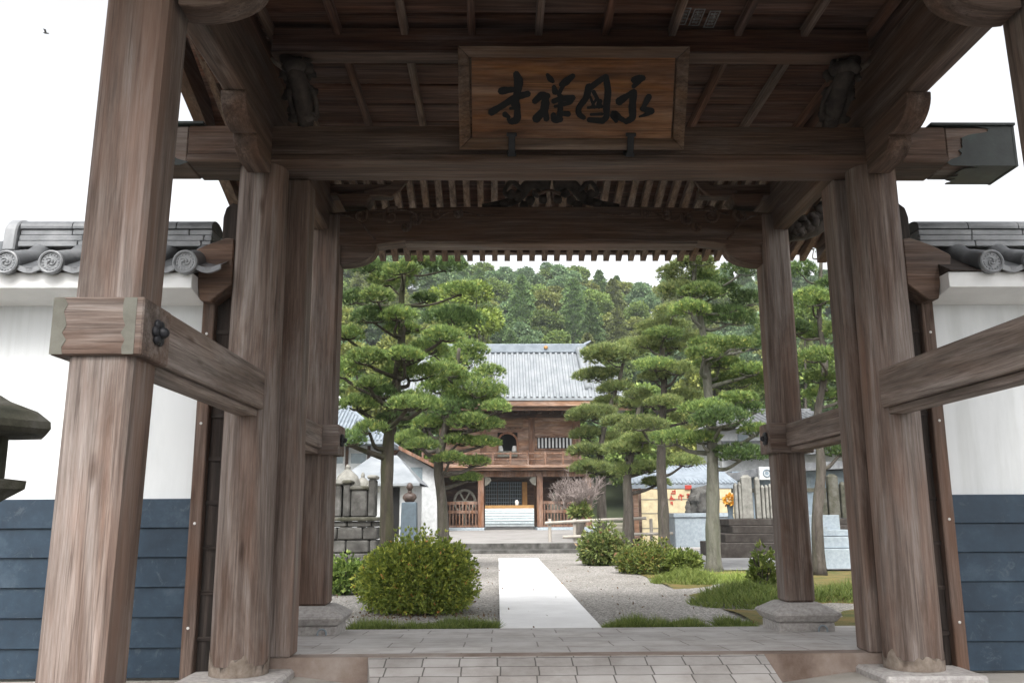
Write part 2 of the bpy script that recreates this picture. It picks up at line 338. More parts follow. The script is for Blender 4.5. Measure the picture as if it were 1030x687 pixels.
M['soil'] = patchy('garden_soil', (.10, .095, .06), (.19, .175, .13), (.26, .25, .21), rough=.95, scale=1.1, bst=.5, bd=.03, lo=.35, hi=.66)
M['moss'] = patchy('brown_green_moss', (.06, .075, .02), (.12, .10, .03), (.17, .115, .04), rough=.95, scale=2.6, bst=.8, bd=.03)
M['asphalt'] = patchy('grey_yard_paving', (.13, .13, .13), (.2, .2, .2), rough=.9, scale=3)
M['asphalt_dark'] = patchy('dark_asphalt', (.035, .035, .035), (.06, .06, .06), rough=.9, scale=3)
M['hillsoil'] = patchy('forest_floor', (0.016, 0.024, 0.0096), (0.04, 0.048, 0.02), rough=1, scale=.2, bst=0)
def bark(name, a, b_, c_, moss=(.055, .06, .03), amt=.4):
    m, n, b = newmat(name); mp = mapped(n, (9, 9, 2.2)); t = N(n, 'ShaderNodeTexNoise', Scale=1, Detail=10, Roughness=.72, Distortion=.6); n.links.new(mp.outputs[0], t.inputs['Vector'])
    c = ramp(n, t.outputs[0], [(.32, a), (.5, b_), (.68, c_)]).outputs[0]
    t2 = N(n, 'ShaderNodeTexNoise', Scale=2.4, Detail=8, Roughness=.7)
    c = mixc(n, ramp(n, t2.outputs[0], [(.45, (0, 0, 0)), (.6, (amt, amt, amt))]).outputs[0], c, moss)
    n.links.new(c, b.inputs['Base Color']); b.inputs['Roughness'].default_value = .95; bump(n, b, t.outputs[0], 1, .05); return m
M['bark'] = bark('pine_bark', (0.0315, 0.0252, 0.021), (0.07, 0.0595, 0.049), (0.112, 0.098, 0.084))
M['barkmoss'] = bark('mossy_pine_bark', (0.01485, 0.0117, 0.0081), (0.03712, 0.0297, 0.02025), (0.06438, 0.0531, 0.03825), (0.03465, 0.03825, 0.01125), .8)
M['barkpale'] = bark('pale_lichen_bark', (0.064, 0.06, 0.048), (0.128, 0.124, 0.1), (0.184, 0.18, 0.148), (0.08, 0.092, 0.052), .6)
M['twig'] = plain('grey_bare_twig', (0.2349, 0.1944, 0.1782), rough=.9)
M['needle'] = leaf('pine_needles', [(0, (0.07568, 0.1219, 0.04418)), (.45, (0.1622, 0.2464, 0.07068)), (.8, (0.2973, 0.3735, 0.1104)), (1, (0.5405, 0.5307, 0.1649))])
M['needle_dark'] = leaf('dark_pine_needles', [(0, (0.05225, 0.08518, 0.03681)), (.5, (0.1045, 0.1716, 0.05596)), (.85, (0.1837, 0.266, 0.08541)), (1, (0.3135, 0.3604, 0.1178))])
M['needle_far'] = leaf('pale_pine_needles', [(0, (0.08896, 0.1265, 0.0498)), (.45, (0.178, 0.2326, 0.07404)), (.8, (0.2943, 0.3299, 0.1162)), (1, (0.4448, 0.4361, 0.1659))])
M['azalea'] = leaf('azalea_leaves', [(0, (0.1371, 0.2011, 0.04616)), (.45, (0.3191, 0.4, 0.08124)), (.8, (0.6381, 0.6604, 0.1293)), (.95, (0.8, 0.7998, 0.1773)), (1, (0.8, 0.3405, 0.1293))])
M['azalea_red'] = leaf('clipped_azalea_leaves', [(0, (0.0585, 0.0884, 0.0234)), (.5, (0.156, 0.195, 0.0429)), (.85, (0.273, 0.2444, 0.0689)), (1, (0.39, 0.195, 0.078))])
M['nandina'] = leaf('nandina_leaves', [(0, (0.069, 0.103, 0.034)), (.5, (0.172, 0.218, 0.063)), (.8, (0.265, 0.276, 0.092)), (1, (0.299, 0.149, 0.103))])
M['grass'] = leaf('grass_blades', [(0, (0.07187, 0.1046, 0.02975)), (.5, (0.1531, 0.2093, 0.05046)), (1, (0.3047, 0.3289, 0.1009))])
M['grass_bright'] = leaf('bright_grass_blades', [(0, (0.08729, 0.1313, 0.02619)), (.5, (0.1885, 0.2492, 0.05237)), (1, (0.3352, 0.3681, 0.1047))])
M['cedar'] = leaf('cedar_foliage', [(0, (0.05492, 0.09636, 0.03799)), (.5, (0.115, 0.1887, 0.0662)), (1, (0.2197, 0.2891, 0.09553))], var=.3)
M['cedar_rust'] = leaf('rusty_cedar_foliage', [(0, (0.07587, 0.1026, 0.03584)), (.5, (0.1662, 0.1963, 0.06234)), (1, (0.2625, 0.2827, 0.09818))], var=.2)
M['broad_blue'] = leaf('bluish_broadleaf_foliage', [(0, (0.05792, 0.1072, 0.05548)), (.5, (0.1274, 0.2027, 0.09424)), (1, (0.2647, 0.3407, 0.1507))], var=.25)
M['broad'] = leaf('evergreen_broadleaf_foliage', [(0, (0.06989, 0.1127, 0.02835)), (.5, (0.1463, 0.2161, 0.05218)), (1, (0.2778, 0.3392, 0.08845))], var=.3)
M['broad_yellow'] = leaf('yellow_green_foliage', [(0, (0.08582, 0.1322, 0.02366)), (.5, (0.1797, 0.2448, 0.04114)), (1, (0.3089, 0.3565, 0.08331))], var=.12)
M['broad_olive'] = leaf('olive_foliage', [(0, (0.09962, 0.1265, 0.03142)), (.5, (0.1993, 0.229, 0.05819)), (1, (0.3321, 0.3403, 0.08728))], var=.2)
M['rw'] = wood('temple_timber', 'z', (0.08003, 0.03881, 0.02251), (0.1539, 0.07762, 0.04503), (0.2217, 0.122, 0.07505), grain=3, streak=.6)
M['rwx'] = wood('temple_timber_boards', 'x', (0.1089, 0.056, 0.03198), (0.202, 0.1092, 0.06515), (0.2954, 0.1751, 0.109), grain=3, streak=.6)
M['rwd'] = wood('temple_dark_timber', 'x', (.03, .016, .011), (.06, .032, .022), (.1, .06, .04), grain=3)
M['rworange'] = wood('temple_orange_post', 'z', (.12, .05, .024), (.18, .08, .04), (.23, .115, .06), grain=4)
M['white'] = plain('white_paint', (.78, .78, .76), rough=.7)
M['offwhite'] = plain('off_white_wall', (0.425, 0.4377, 0.442), rough=.9)
M['dark'] = plain('dark_interior', (.006, .006, .006), rough=.9)
M['step_white'] = plain('pale_blue_white_steps', (0.6278, 0.6885, 0.6986), rough=.7)
M['ochre'] = plain('ochre_board', (0.33, 0.18, 0.06), rough=.7)
M['yellow'] = plain('cream_yellow_wall', (0.427, 0.3611, 0.2274), rough=.85)
M['redpaint'] = plain('red_paint', (0.3, 0.03, 0.018), rough=.6)
M['pedestal'] = plain('slate_blue_stone', (.075, .1, .12), rough=.6)
M['palestone'] = patchy('pale_weathered_stone', (.10, .098, .085), (.19, .185, .165), (.27, .265, .24), rough=.9, scale=5, bst=.5, lo=.3, hi=.7)
M['darkstone'] = patchy('dark_brown_stone', (0.0186, 0.0155, 0.01364), (0.0403, 0.0341, 0.02976), (0.0682, 0.062, 0.0558), rough=.95, scale=4, bst=.6, lo=.3, hi=.7)
M['bronze'] = plain('brown_bronze', (0.054, 0.0351, 0.027), rough=.5)
M['bluegrey'] = plain('blue_grey_siding', (.15, .19, .225), rough=.8)
M['bamboo'] = plain('grey_bamboo', (.34, .31, .27), rough=.7)
M['glass'] = plain('window_glass', (.16, .2, .22), rough=.15)
M['orange'] = leaf('orange_petals', [(0, (.5, .16, .02)), (.5, (.6, .32, .04)), (1, (.25, .3, .08))])
M['birdskin'] = plain('dark_feathers', (.05, .048, .045), rough=.9)
M['rivet'] = plain('pale_rivet', (.6, .58, .56), rough=.4)

def bxpart(name, mat, parent, *a, bev=.006): return MB().box(*a, bev=bev).build(name, mat, parent)

# ------------------------------------------------------------------ setting: ground
def sheet(name, mat, x0, x1, y0, y1, z, label=None, nx=1, ny=1, amp=0, thick=0):
    xs = np.linspace(x0, x1, nx+1); ys = np.linspace(y0, y1, ny+1)
    V = [(x, y, z+(amp*mnoise.noise(Vector((x*.7, y*.7, 3))) if amp else 0)) for y in ys for x in xs]
    F = [(j*(nx+1)+i, j*(nx+1)+i+1, (j+1)*(nx+1)+i+1, (j+1)*(nx+1)+i) for j in range(ny) for i in range(nx)]
    b = MB(); b._add(V, F); return tag(b.build(name, mat, smooth=amp > 0), kind='structure')
sheet('ground', M['soil'], -1500, 1500, -1500, 1500, -.07)
sheet('apron', M['concrete'], -9, 9, -1.6, .30, -.045)
sheet('road', M['asphalt_dark'], -200, 200, -14, -1.604, -.052)  # out of view, added dark to cut light bouncing up into the gate
sheet('gravel', M['gravel'], -3.9, 4.6, 2.76, 21.8, -.004)
sheet('path', M['whitepath'], -.56, .53, 2.765, 18.35, .022)
sheet('moss', M['moss'], 2.3, 8, 2.765, 12.5, .0, nx=20, ny=30, amp=.05)
sheet('yard', M['asphalt'], 3.9, 14, 12.4, 30, .03)
# platform (slopes gently to the garden), stone riser, ramp
def slab(name, mat, prof, x0, x1):
    b = MB(); b.prism(prof, 'x', x0, x1); return tag(b.build(name, mat), kind='structure')
slab('pavement', M['flag'], [(.34, .162), (2.62, .062), (2.62, -.1), (.34, -.1)], -3.6, 3.6)
slab('pavement_edging', M['granite'], [(2.625, .062), (2.76, .05), (2.76, -.1), (2.625, -.1)], -3.6, 3.6)
slab('step', M['riser'], [(.18, .166), (.337, .166), (.337, -.1), (.18, -.1)], -2.45, 2.45)
b = MB()
b._add([(-1.55, .177, .163), (1.42, .177, .163), (-1.38, -.75, -.035), (1.36, -.75, -.035), (-1.55, .177, -.1), (1.42, .177, -.1), (-1.38, -.75, -.1), (1.36, -.75, -.1)],
       [(2, 3, 1, 0), (0, 4, 6, 2), (3, 7, 5, 1), (6, 7, 3, 2)])
tag(b.build('ramp', M['rampstone']), kind='structure')
for sgn in (-1, 1):                              # raised pads under the posts and walls, tapering to the ramp
    b = MB(); x1 = 2.05*sgn; x2 = 1.45*sgn; x0 = 7*sgn
    b._add([(x0, -.55, .03), (x1, -.55, .03), (x0, .6, .03), (x1, .178, .03), (x2, -.55, -.05), (x2, .178, -.05), (x0, -.9, -.05), (x1, -.9, -.05)],
           [(0, 1, 3, 2)[::sgn], (1, 4, 5, 3)[::sgn], (6, 7, 1, 0)[::sgn], (7, 4, 1)[::sgn]])
    tag(b.build('foundation_strip', M['concrete']), kind='structure')

# terrace steps towards the far gate
slab('kerb_step', M['oldstone'], [(21.9, .10), (22.6, .10), (22.6, -.1), (21.9, -.1)], -3.2, 3.0)
M['terrace'] = patchy('terrace_concrete', (.17, .16, .15), (.23, .22, .21), (.28, .27, .255), rough=.9, scale=1.2, lo=.3, hi=.7)
slab('terrace', M['terrace'], [(22.8, .30), (38.2, .42), (62, .46), (62, -.1), (22.8, -.1)], -3.4, 3.6)
slab('terrace_kerb', M['oldstone'], [(22.62, .285), (22.79, .285), (22.79, -.1), (22.62, -.1)], -3.4, 3.6)
slab('upper_ground', M['soil'], [(24, .2), (70, .5), (70, -.2), (24, -.2)], -30, -3.41)
slab('upper_ground', M['soil'], [(31, .2), (70, .5), (70, -.2), (31, -.2)], 3.61, 40)

# hill
def hz(x, y):
    t = max(0, min(1, (y-72)/105)); s_ = t*t*(3-2*t)*.6+t*.4
    return .3+40.8*s_*(1+.07*math.sin(x*.045+1.1)+.05*math.sin(x*.13)+.22*max(0, min(1, (6-x)/22))+.10*max(0, min(1, (x-26)/14)))-max(0, y-180)*.25
b = MB(); nx, ny = 60, 50
V = []; F = []
for j in range(ny+1):
    for i in range(nx+1):
        x = -110+260*i/nx; y = 68+190*j/ny; V.append((x, y, hz(x, y)-.4))
for j in range(ny):
    for i in range(nx): F.append((j*(nx+1)+i, j*(nx+1)+i+1, (j+1)*(nx+1)+i+1, (j+1)*(nx+1)+i))
b._add(V, F); tag(b.build('hill', M['hillsoil'], smooth=True), kind='structure')

# ------------------------------------------------------------------ the gate
G = thing('temple_gate', 'large weathered timber temple gate of round and square posts under a heavy roof', 'gate', (0, 0, 0))
PX = 2.455
for s in (-1, 1):
    PXs = PX if s < 0 else PX+.012
    # main round post
    b = MB(); prof = [(.19, .085), (.205, .10), (.207, .5), (.204, 2), (.196, 3.2), (.19, 3.94)]
    b.lathe(prof, (PXs*s, 0, 0), 40); p = b.build('main_post', M['post_z'], G, smooth='auto')
    b = MB(); b.lathe([(.2095, .088), (.2105, .16), (.2098, .21)], (PXs*s, 0, 0), 96); o = b.build('post_foot', M['chalk'], p, smooth='auto')
    bm = o.data                                     # ragged bleached foot
    for v in bm.vertices:
        if v.co.z > .2: v.co.z = .17+.12*mnoise.noise(Vector((v.co.x*7, v.co.y*7, s*3)))+.05*mnoise.noise(Vector((v.co.x*26, v.co.y*26, s)))
    bxpart('base_stone', M['granite'], G, PXs*s-.36, PXs*s+.36, -.36, .36, -.04, .087, bev=.02)
    # square jamb post on the inner side
    bxpart('jamb_post', M['post_z'], G, (PXs-.06)*s, (PXs-(  .325 if s < 0 else .25))*s, .16, .42, .167, 3.93, bev=.012)
    # front and rear square posts, slightly battered
    for yy, t_ in ((-2.3, 'f'), (2.3, 'r')):
        e = yy/abs(yy); dx = .045*s; xb = 2.54*s if t_ == 'f' else 2.39*s; xt = 2.485*s if t_ == 'f' else 2.38*s; h = .153 if t_ == 'f' else .146; ht = .163 if t_ == 'f' else .146
        b = MB(); zb = .0 if t_ == 'f' else .34
        yb = yy-(.03 if t_ == 'f' else 0)
        b.hexa([(xb-h, yb-h, zb), (xb+h, yb-h, zb), (xb+h, yb+h, zb), (xb-h, yb+h, zb)], [(xt-ht, yy-ht, 4.35), (xt+ht, yy-ht, 4.35), (xt+ht, yy+ht, 4.35), (xt-ht, yy+ht, 4.35)], bev=.026)
        b.build('corner_post', M['post_z'], G)
        # octagonal-cut stone base (rear ones stand in view)
        g = .0 if t_ == 'f' else .11
        b = MB(); r_ = .30; zz = zb-.34
        def q(r_, z): return [(xb-r_, yb-r_, z), (xb+r_, yb-r_, z), (xb+r_, yb+r_, z), (xb-r_, yb+r_, z)]
        b.hexa(q(.27, g-.06), q(.27, g+.055), bev=.008)
        if t_ == 'r':
            b.hexa(q(.285, g+.057), q(.34, g+.15), bev=.02); b.hexa(q(.34, g+.14), q(.185, g+.235), bev=.02)
        b.build('base_stone', M['granite'], G)
        if t_ == 'r':
            b = MB(); ring = [(xb+.14+.042*math.cos(a), yb-.302, g-.005+.042*math.sin(a)) for a in np.linspace(0, 2*math.pi, 17)]
            b.tube(ring, .009, 6, caps=False); b.build('ring', M['granite_blue'], G)
        # collar where the tie beam passes the post
        zc0, zc1 = (1.97, 2.26) if t_ == 'f' else (1.80, 2.10)
        xc = 2.53*s if t_ == 'f' else 2.39*s
        yo = yy-.17 if t_ == 'f' else yy-.2
        b = MB()
        xo, xi_ = xc+s*.22, xc-s*.22
        b.box(min(xo, xi_), max(xo, xi_), yy-.20, yy+.16, zc0, zc1, bev=.008)
        c = b.build('tie_collar', M['post_x'], G)
        if t_ == 'f':
            for e0, e1 in ((-.222, -.15), (.17, .187)):
                b = MB(); n_ = 9; zs = np.linspace(zc0+.004, zc1-.004, n_); 
                out = xc+(e0 if s < 0 else -e0); inn = [xc+((e1+random.uniform(-.02, .02)) if s < 0 else -(e1+random.uniform(-.02, .02))) for _ in zs]
                if abs(e0) < .2: out = xc+(.1849 if s < 0 else -.1849); inn = [xc+((.128+random.uniform(-.012, .012)) if s < 0 else -(.10+random.uniform(-.022, .02))) for _ in zs]
                else: out = xc+(-.2199 if s < 0 else .2199)
                b.prism([(out, zs[0]), (out, zs[-1])]+[(inn[i], zs[i]) for i in range(n_-1, -1, -1)], 'y', yy-.2025, yy-.1995); b.build('paint_band', M['endpaint'], c)
        # black iron flower boss on the inner face
        xi = xc-s*.22; b = MB()
        yb_ = yy-.02 if t_ == 'f' else yy-.06
        for k in range(6):
            a = k*math.pi/3
            b.blob((xi-s*.012, yb_+.042*math.cos(a), (zc0+zc1)/2+.0+.042*math.sin(a)), (.018, .03, .03), 6, 0)
        b.blob((xi-s*.03, yb_, (zc0+zc1)/2), (.035, .03, .03), 6, 0)
        b.build('iron_boss', M['iron'], c, smooth=True)
    # tie beams along the depth, front half and rear half
    for y0, y1, z0, z1 in ((-2.14, -.1, 1.93, 2.27), (.1, 2.1, 1.81, 2.085)):
        b = MB(); xx = 2.44*s; hw = .11
        b.box(xx-hw, xx+hw, y0, y1, z0+.05, z1, bev=.01)
        b.box(xx-hw+.04, xx+hw-.04, y0, y1, z0, z0+.049, bev=.004); b.build('tie_beam', M['nuki'], G)
    # beam along the depth on top of the posts
    b = MB(); xx = 2.44*s
    b.box(xx-.08, xx+.08, -3.1, 3.2, 4.16, 4.72, bev=.012); b.build('side_beam', M['beam_y'], G)
    # stepped corbels under it, front and back of the lintel
    def corbel(y0, y1, z0, z1, name='corbel', wd=.09):
        d = y1-y0; b = MB(); pts = [(y1, z0), (y1, z1), (y0, z1)]
        for k in range(9):
            a = math.pi/2*k/8; pts.append((y0+d*.35*(1-math.cos(a)), z1-(z1-z0)*.55*math.sin(a)-.02))
        pts.append((y0+d*.45, z0+(z1-z0)*.45))
        for k in range(7):
            a = math.pi/2*k/6; pts.append((y0+d*.45+d*.3*(1-math.cos(a)), z0+(z1-z0)*.40*(1-math.sin(a))))
        b.prism(pts, 'x', xx-wd, xx+wd, bev=.006); return b.build(name, M['beam_y'], G)
    corbel(-.95, -.215, 3.83, 4.157)
    # rear extension of side beam: nose with curl
    b = MB(); b.prism([(3.2, 4.2), (3.5, 4.28), (3.6, 4.4), (3.5, 4.5), (3.2, 4.53)], 'x', xx-.10, xx+.10, bev=.01); b.build('beam_nose', M['beam_y'], G)
# main lintel: upper and lower member
b = MB(); b.box(-3.02, 3.02, -.185, .185, 4.0, 4.24, bev=.008); b.build('lintel', M['beam_x'], G)
b = MB(); b.box(-3.02, 3.02, -.205, .215, 3.935, 3.998, bev=.01); b.build('lintel_rail', M['beam_x'], G)
for s in (-1, 1):
    b = MB(); b.box(3.022*s, 3.5*s, -.185, .185, 3.935, 4.235, bev=.008); b.build('lintel_end', M['post_x'], G)
    # copper sheathing with a torn edge
    b = MB(); n_ = 14; zs = np.linspace(3.905, 4.245, n_); ed = [3.10+.22*abs(mnoise.noise(Vector((i*.47, s*2, 1.3))))+(.12 if i > n_-4 else 0)-(.0 if i > 2 else .1) for i in range(n_)]
    b.prism([(3.56*s, zs[0]), (3.56*s, zs[-1])]+[(ed[i]*s, zs[i]) for i in range(n_-1, -1, -1)], 'y', -.197, -.193)
    ys = np.linspace(-.193, .21, n_); ed2 = [3.12+(.3 if s < 0 else 0)+.25*abs(mnoise.noise(Vector((i*.6, s*5, 4.3)))) for i in range(n_)]
    b.prism([(3.56*s, ys[0]), (3.56*s, ys[-1])]+[(ed2[i]*s, ys[i]) for i in range(n_-1, -1, -1)], 'z', 3.905, 3.91)
    b.box(3.555*s, 3.575*s, -.2, .21, 3.9, 4.25); b.box(2.9*s, 3.58*s, -.215, .22, 4.245, 4.265)
    b.build('copper_cap', M['copper'], G)
# rainbow beams, front and rear, with corbelled ends and carved vines
def rainbow(y, zlow, zhigh, carved):
    b = MB(); hw = .13; n_ = 24; xs = np.linspace(-2.32, 2.32, n_+1)
    top = [(x, zhigh-.07*(abs(x)/2.32)**4) for x in xs]; bot = [(x, zlow+(.0 if abs(x) < 1.65 else -.05*min(1, (abs(x)-1.65)/.2))) for x in xs[::-1]]
    b.prism(top+bot, 'y', y-hw, y+hw, bev=.008); o = b.build('rainbow_beam', M['beam_x'], G)
    b = MB(); b.box(-1.55, 1.55, y-hw+.015, y+hw-.015, zlow-.035, zlow-.002, bev=.004); b.build('beam_soffit', M['post_x'], o)
    for s in (-1, 1):
        pts = [(2.3*s, zlow+.3), (1.85*s, zlow+.02), (1.86*s, zlow-.07)]
        for k in range(9):
            a = math.pi/2*k/8; pts.append(((1.86+.36*(1-math.cos(a)))*s, zlow-.07-.18*math.sin(a)))
        pts.append((2.3*s, zlow-.24)); b = MB(); b.prism(pts, 'y', y-.10, y+.10, bev=.008); b.build('corbel', M['beam_x'], G)
        if carved:
            b = MB(); yf = y-hw-.004
            def spiral(cx, cz, r_, turns, d, a0):
                return [((cx+r_*(1-t*.8)*math.cos(a0+d*t*turns*2*math.pi))*s, yf, cz+r_*(1-t*.8)*math.sin(a0+d*t*turns*2*math.pi)) for t in np.linspace(0, 1, 22)]
            zc = (zlow+zhigh)/2+.06
            for cx, r_, dz, d in ((2.02, .075, .03, 1), (1.70, .10, .02, -1), (1.45, .07, -.01, 1), (1.22, .06, .03, -1), (1.0, .045, .05, 1), (1.55, .05, -.1, 1)):
                b = MB(); b.tube(spiral(cx, zc+dz, r_, 1.3, d, 2.2), [.024, .012], 6); b.build('vine_scroll', M['beam_z'], o, smooth=True)
            b = MB(); b.tube(smoothpath([((2.25)*s, yf, zc+.04), (2.12*s, yf, zc+.01), (2.0*s, yf, zc-.08), (1.93*s, yf, zc-.17), (1.86*s, yf, zc-.24)], 5), .012, 6); b.build('vine_stem', M['beam_z'], o, smooth=True); b = MB()
            b.tube(smoothpath([(1.9*s, yf, zc+.04), (1.55*s, yf, zc+.09), (1.3*s, yf, zc-.03), (1.05*s, yf, zc+.07), (.75*s, yf, zc+.03), (.5*s, yf, zc+.05)], 5), [.014, .005], 6)
            b.build('vine_stem', M['beam_z'], o, smooth=True)
rainbow(2.3, 4.045, 4.42, True)
rainbow(-2.3, 4.15, 4.6, False)
# bracket blocks with bleached noses above the rear beam corners, and above the main posts inside
for s in (-1, 1):
    b = MB(); b.hexa([(2.1*s-.12, 2.16, 4.43), (2.1*s+.12, 2.16, 4.43), (2.1*s+.12, 2.4, 4.43), (2.1*s-.12, 2.4, 4.43)], [(2.1*s-.18, 2.1, 4.55), (2.1*s+.18, 2.1, 4.55), (2.1*s+.18, 2.46, 4.55), (2.1*s-.18, 2.46, 4.55)], bev=.01)
    b.box(2.1*s-.5, 2.1*s+.4, 2.18, 2.38, 4.56, 4.68, bev=.02); b.build('bracket_block', M['beam_x'], G)
    b = MB(); pts = [(1.62, 4.60), (1.52, 4.72), (1.56, 4.86), (1.63, 4.8), (1.72, 4.66), (2.0, 4.60), (1.95, 4.55), (1.7, 4.54)]
    b.prism([(x*s, z-.02) for x, z in pts], 'y', 2.12, 2.17, bev=.01); b.build('bracket_nose', M['beam_x'], G)
for s in (-1, 1):
    b = MB(); x0 = 2.56*s
    b.tube(smoothpath([(x0, 2.3, 4.2), (x0+.2*s, 2.28, 4.22), (x0+.38*s, 2.26, 4.3), (x0+.44*s, 2.26, 4.42), (x0+.34*s, 2.26, 4.47)], 5), [.13, .12, .08, .05], 10)
    for k in range(16): b.blob((x0+(.04+.024*k)*s, 2.17+.02*math.sin(k*2.1), 4.13+.018*k+.06*math.sin(k*1.9)), (.05, .05, .05), 6, .9, k+40, fr=2.4)
    b.build('carved_nose', M['carve'], G, smooth=True)
# frog-leg strut with carving above the rear beam
b = MB()
for s in (-1, 1):
    b.tube(smoothpath([(.02*s+.02, 2.28, 4.70), (.22*s, 2.28, 4.72), (.36*s, 2.28, 4.56), (.50*s, 2.28, 4.50), (.74*s, 2.28, 4.46)], 5), [.07, .06, .03], 8)
    for k in range(7): b.blob((s*(.08+.07*k), 2.22, 4.52+.07*math.sin(k*1.7)), (.05, .04, .05), 6, .5, k)
    b.tube(smoothpath([(.30*s, 2.24, 4.62), (.42*s, 2.22, 4.72), (.5*s, 2.22, 4.6), (.42*s, 2.22, 4.55)], 5), .025, 6)
fs = b.build('frog_leg_strut', M['carve'], G, smooth=True)
b = MB(); b.tube(smoothpath([(-.14, 2.17, 4.56), (-.03, 2.165, 4.6), (.1, 2.17, 4.56)], 5), .018, 6); b.tube([(.0, 2.165, 4.58), (.01, 2.165, 4.44)], .014, 6); b.build('pale_crest', M['beam_x'], fs, smooth=True)
for s in (-1, 1): b = MB(); b.blob((.36*s, 2.17, 4.74), (.09, .03, .03), 6, .3); b.build('pale_scroll', M['beam_x'], fs, smooth=True)
# carved beast noses over the main posts
for s in (-1, 1):
    x0 = 2.12*s; b = MB()
    b.tube(smoothpath([(x0, -.1, 4.26), (x0-.03*s, -.3, 4.35), (x0+.0*s, -.48, 4.52), (x0+.08*s, -.5, 4.66), (x0+.02*s, -.36, 4.70)], 6), [.06, .075, .07, .05, .04], 10)
    for k in range(26):
        a = k*.9; b.blob((x0+.10*math.cos(a)*(1 if k % 2 else .7)*s, -.22-.011*k, 4.29+.013*k+.06*math.sin(a*1.3)), (.045, .04, .04), 6, .9, k, fr=2.5)
    for k in range(5): b.tube(smoothpath([(x0-.1*s+.04*k*s, -.2, 4.28), (x0-.13*s+.05*k*s, -.36, 4.38), (x0-.06*s+.03*k*s, -.44, 4.5)], 5), .018, 6)
    b.tube(smoothpath([(x0-.02*s, -.4, 4.62), (x0-.05*s, -.5, 4.58), (x0+.02*s, -.58, 4.56), (x0+.06*s, -.6, 4.5)], 5), [.06, .05, .03], 8)
    o = b.build('carved_beast', M['carve'], G, smooth=True)
    b = MB(); b.tube(smoothpath([(x0+.05*s, -.56, 4.52), (x0+.12*s, -.6, 4.55), (x0+.17*s, -.56, 4.61)], 5), [.026, .012], 6)
    b.tube(smoothpath([(x0, -.54, 4.53), (x0-.06*s, -.53, 4.58), (x0-.05*s, -.5, 4.66)], 5), [.018, .01], 6)
    b.build('pale_tusk', M['chalk'], o, smooth=True)
# cross beam that carries the plaque
b = MB(); b.box(-2.3, 2.3, -.56, -.42, 4.665, 4.875, bev=.01); b.build('cross_beam', M['ceil_x'], G)
b = MB(); b.box(-2.3, 2.3, -.572, -.408, 4.655, 4.68, bev=.006); b.build('cross_beam_lip', M['beam_x'], G)
# ceiling: lapped boards on joists
yy = -3.6; k = 0
while yy < 1.35:
    up_ = k % 2; wd = .13 if up_ else .27; zz_ = .09 if up_ else 0; b = MB()
    b._add([(-3.02, yy, 4.925+zz_), (3.02, yy, 4.925+zz_), (3.02, yy+wd, 4.895+zz_), (-3.02, yy+wd, 4.895+zz_), (-3.02, yy, 4.945+zz_), (3.02, yy, 4.945+zz_), (3.02, yy+wd, 4.915+zz_), (-3.02, yy+wd, 4.915+zz_)],
           [(0, 1, 2, 3), (7, 6, 5, 4), (0, 4, 5, 1), (2, 6, 7, 3)])
    b.build('ceiling_board', M['ceil_x'], G); yy += wd-.015; k += 1
for k in range(-6, 6):
    x = .257+.514*k
    if abs(x) > 3.0: continue
    bxpart('joist', M['rafter'] if k % 2 else M['ceil_y'], G, x-.028, x+.028, -3.6, 1.3, 4.81, 4.892, bev=.005)
for s in (-1, 1):
    b = MB(); b.box(2.40*s, 2.48*s, -3.6, 1.3, 4.722, 4.90); b.build('side_board', M['ceil_y'], G)
# roof: two slopes, rafters, eave boards
ROOF = [(-4.4, 4.30), (0, 6.9), (4.35, 4.55)]
b = MB(); b._add([(-3.75, -4.4, 4.55), (3.75, -4.4, 4.55), (3.75, 0, 7.3), (-3.75, 0, 7.3), (-3.75, 2.3, 5.22), (3.75, 2.3, 5.22), (-3.75, 4.35, 4.64), (3.75, 4.35, 4.64),
                  (-3.75, -4.4, 4.68), (3.75, -4.4, 4.68), (3.75, 0, 7.45), (-3.75, 0, 7.45), (-3.75, 4.35, 4.78), (3.75, 4.35, 4.78)],
                 [(0, 1, 2, 3), (3, 2, 5, 4), (4, 5, 7, 6), (8, 11, 10, 9), (11, 12, 13, 10), (0, 8, 9, 1), (6, 7, 13, 12), (0, 3, 11, 8), (1, 9, 10, 2), (3, 4, 6, 12, 11), (2, 10, 13, 7, 5)])
b.build('roof_sheathing', M['ceil_x'], G)
b = MB()
for k in range(-11, 12):
    x = k*.33
    b.tube([(x, -4.45, 4.78), (x, -.05, 7.56)], .075, 8); b.tube([(x, .05, 7.56), (x, 2.3, 5.98), (x, 4.4, 4.88)], .075, 8)
b.box(-3.8, 3.8, -.25, .25, 7.4, 7.95, bev=.05); b.build('roof_tiles', M['tile'], G, smooth='auto')
for k in range(-21, 22):
    x = .16*k+.03
    b = MB(); b.hexa([(x-.036, .6, 5.46), (x+.036, .6, 5.46), (x+.036, 4.2, 4.415), (x-.036, 4.2, 4.415)], [(x-.036, .6, 5.55), (x+.036, .6, 5.55), (x+.036, 4.2, 4.525), (x-.036, 4.2, 4.525)])
    b.build('rafter', M['rafter'], G)
bxpart('eave_board', M['beam_x'], G, -3.5, 3.5, 4.19, 4.32, 4.53, 4.63)
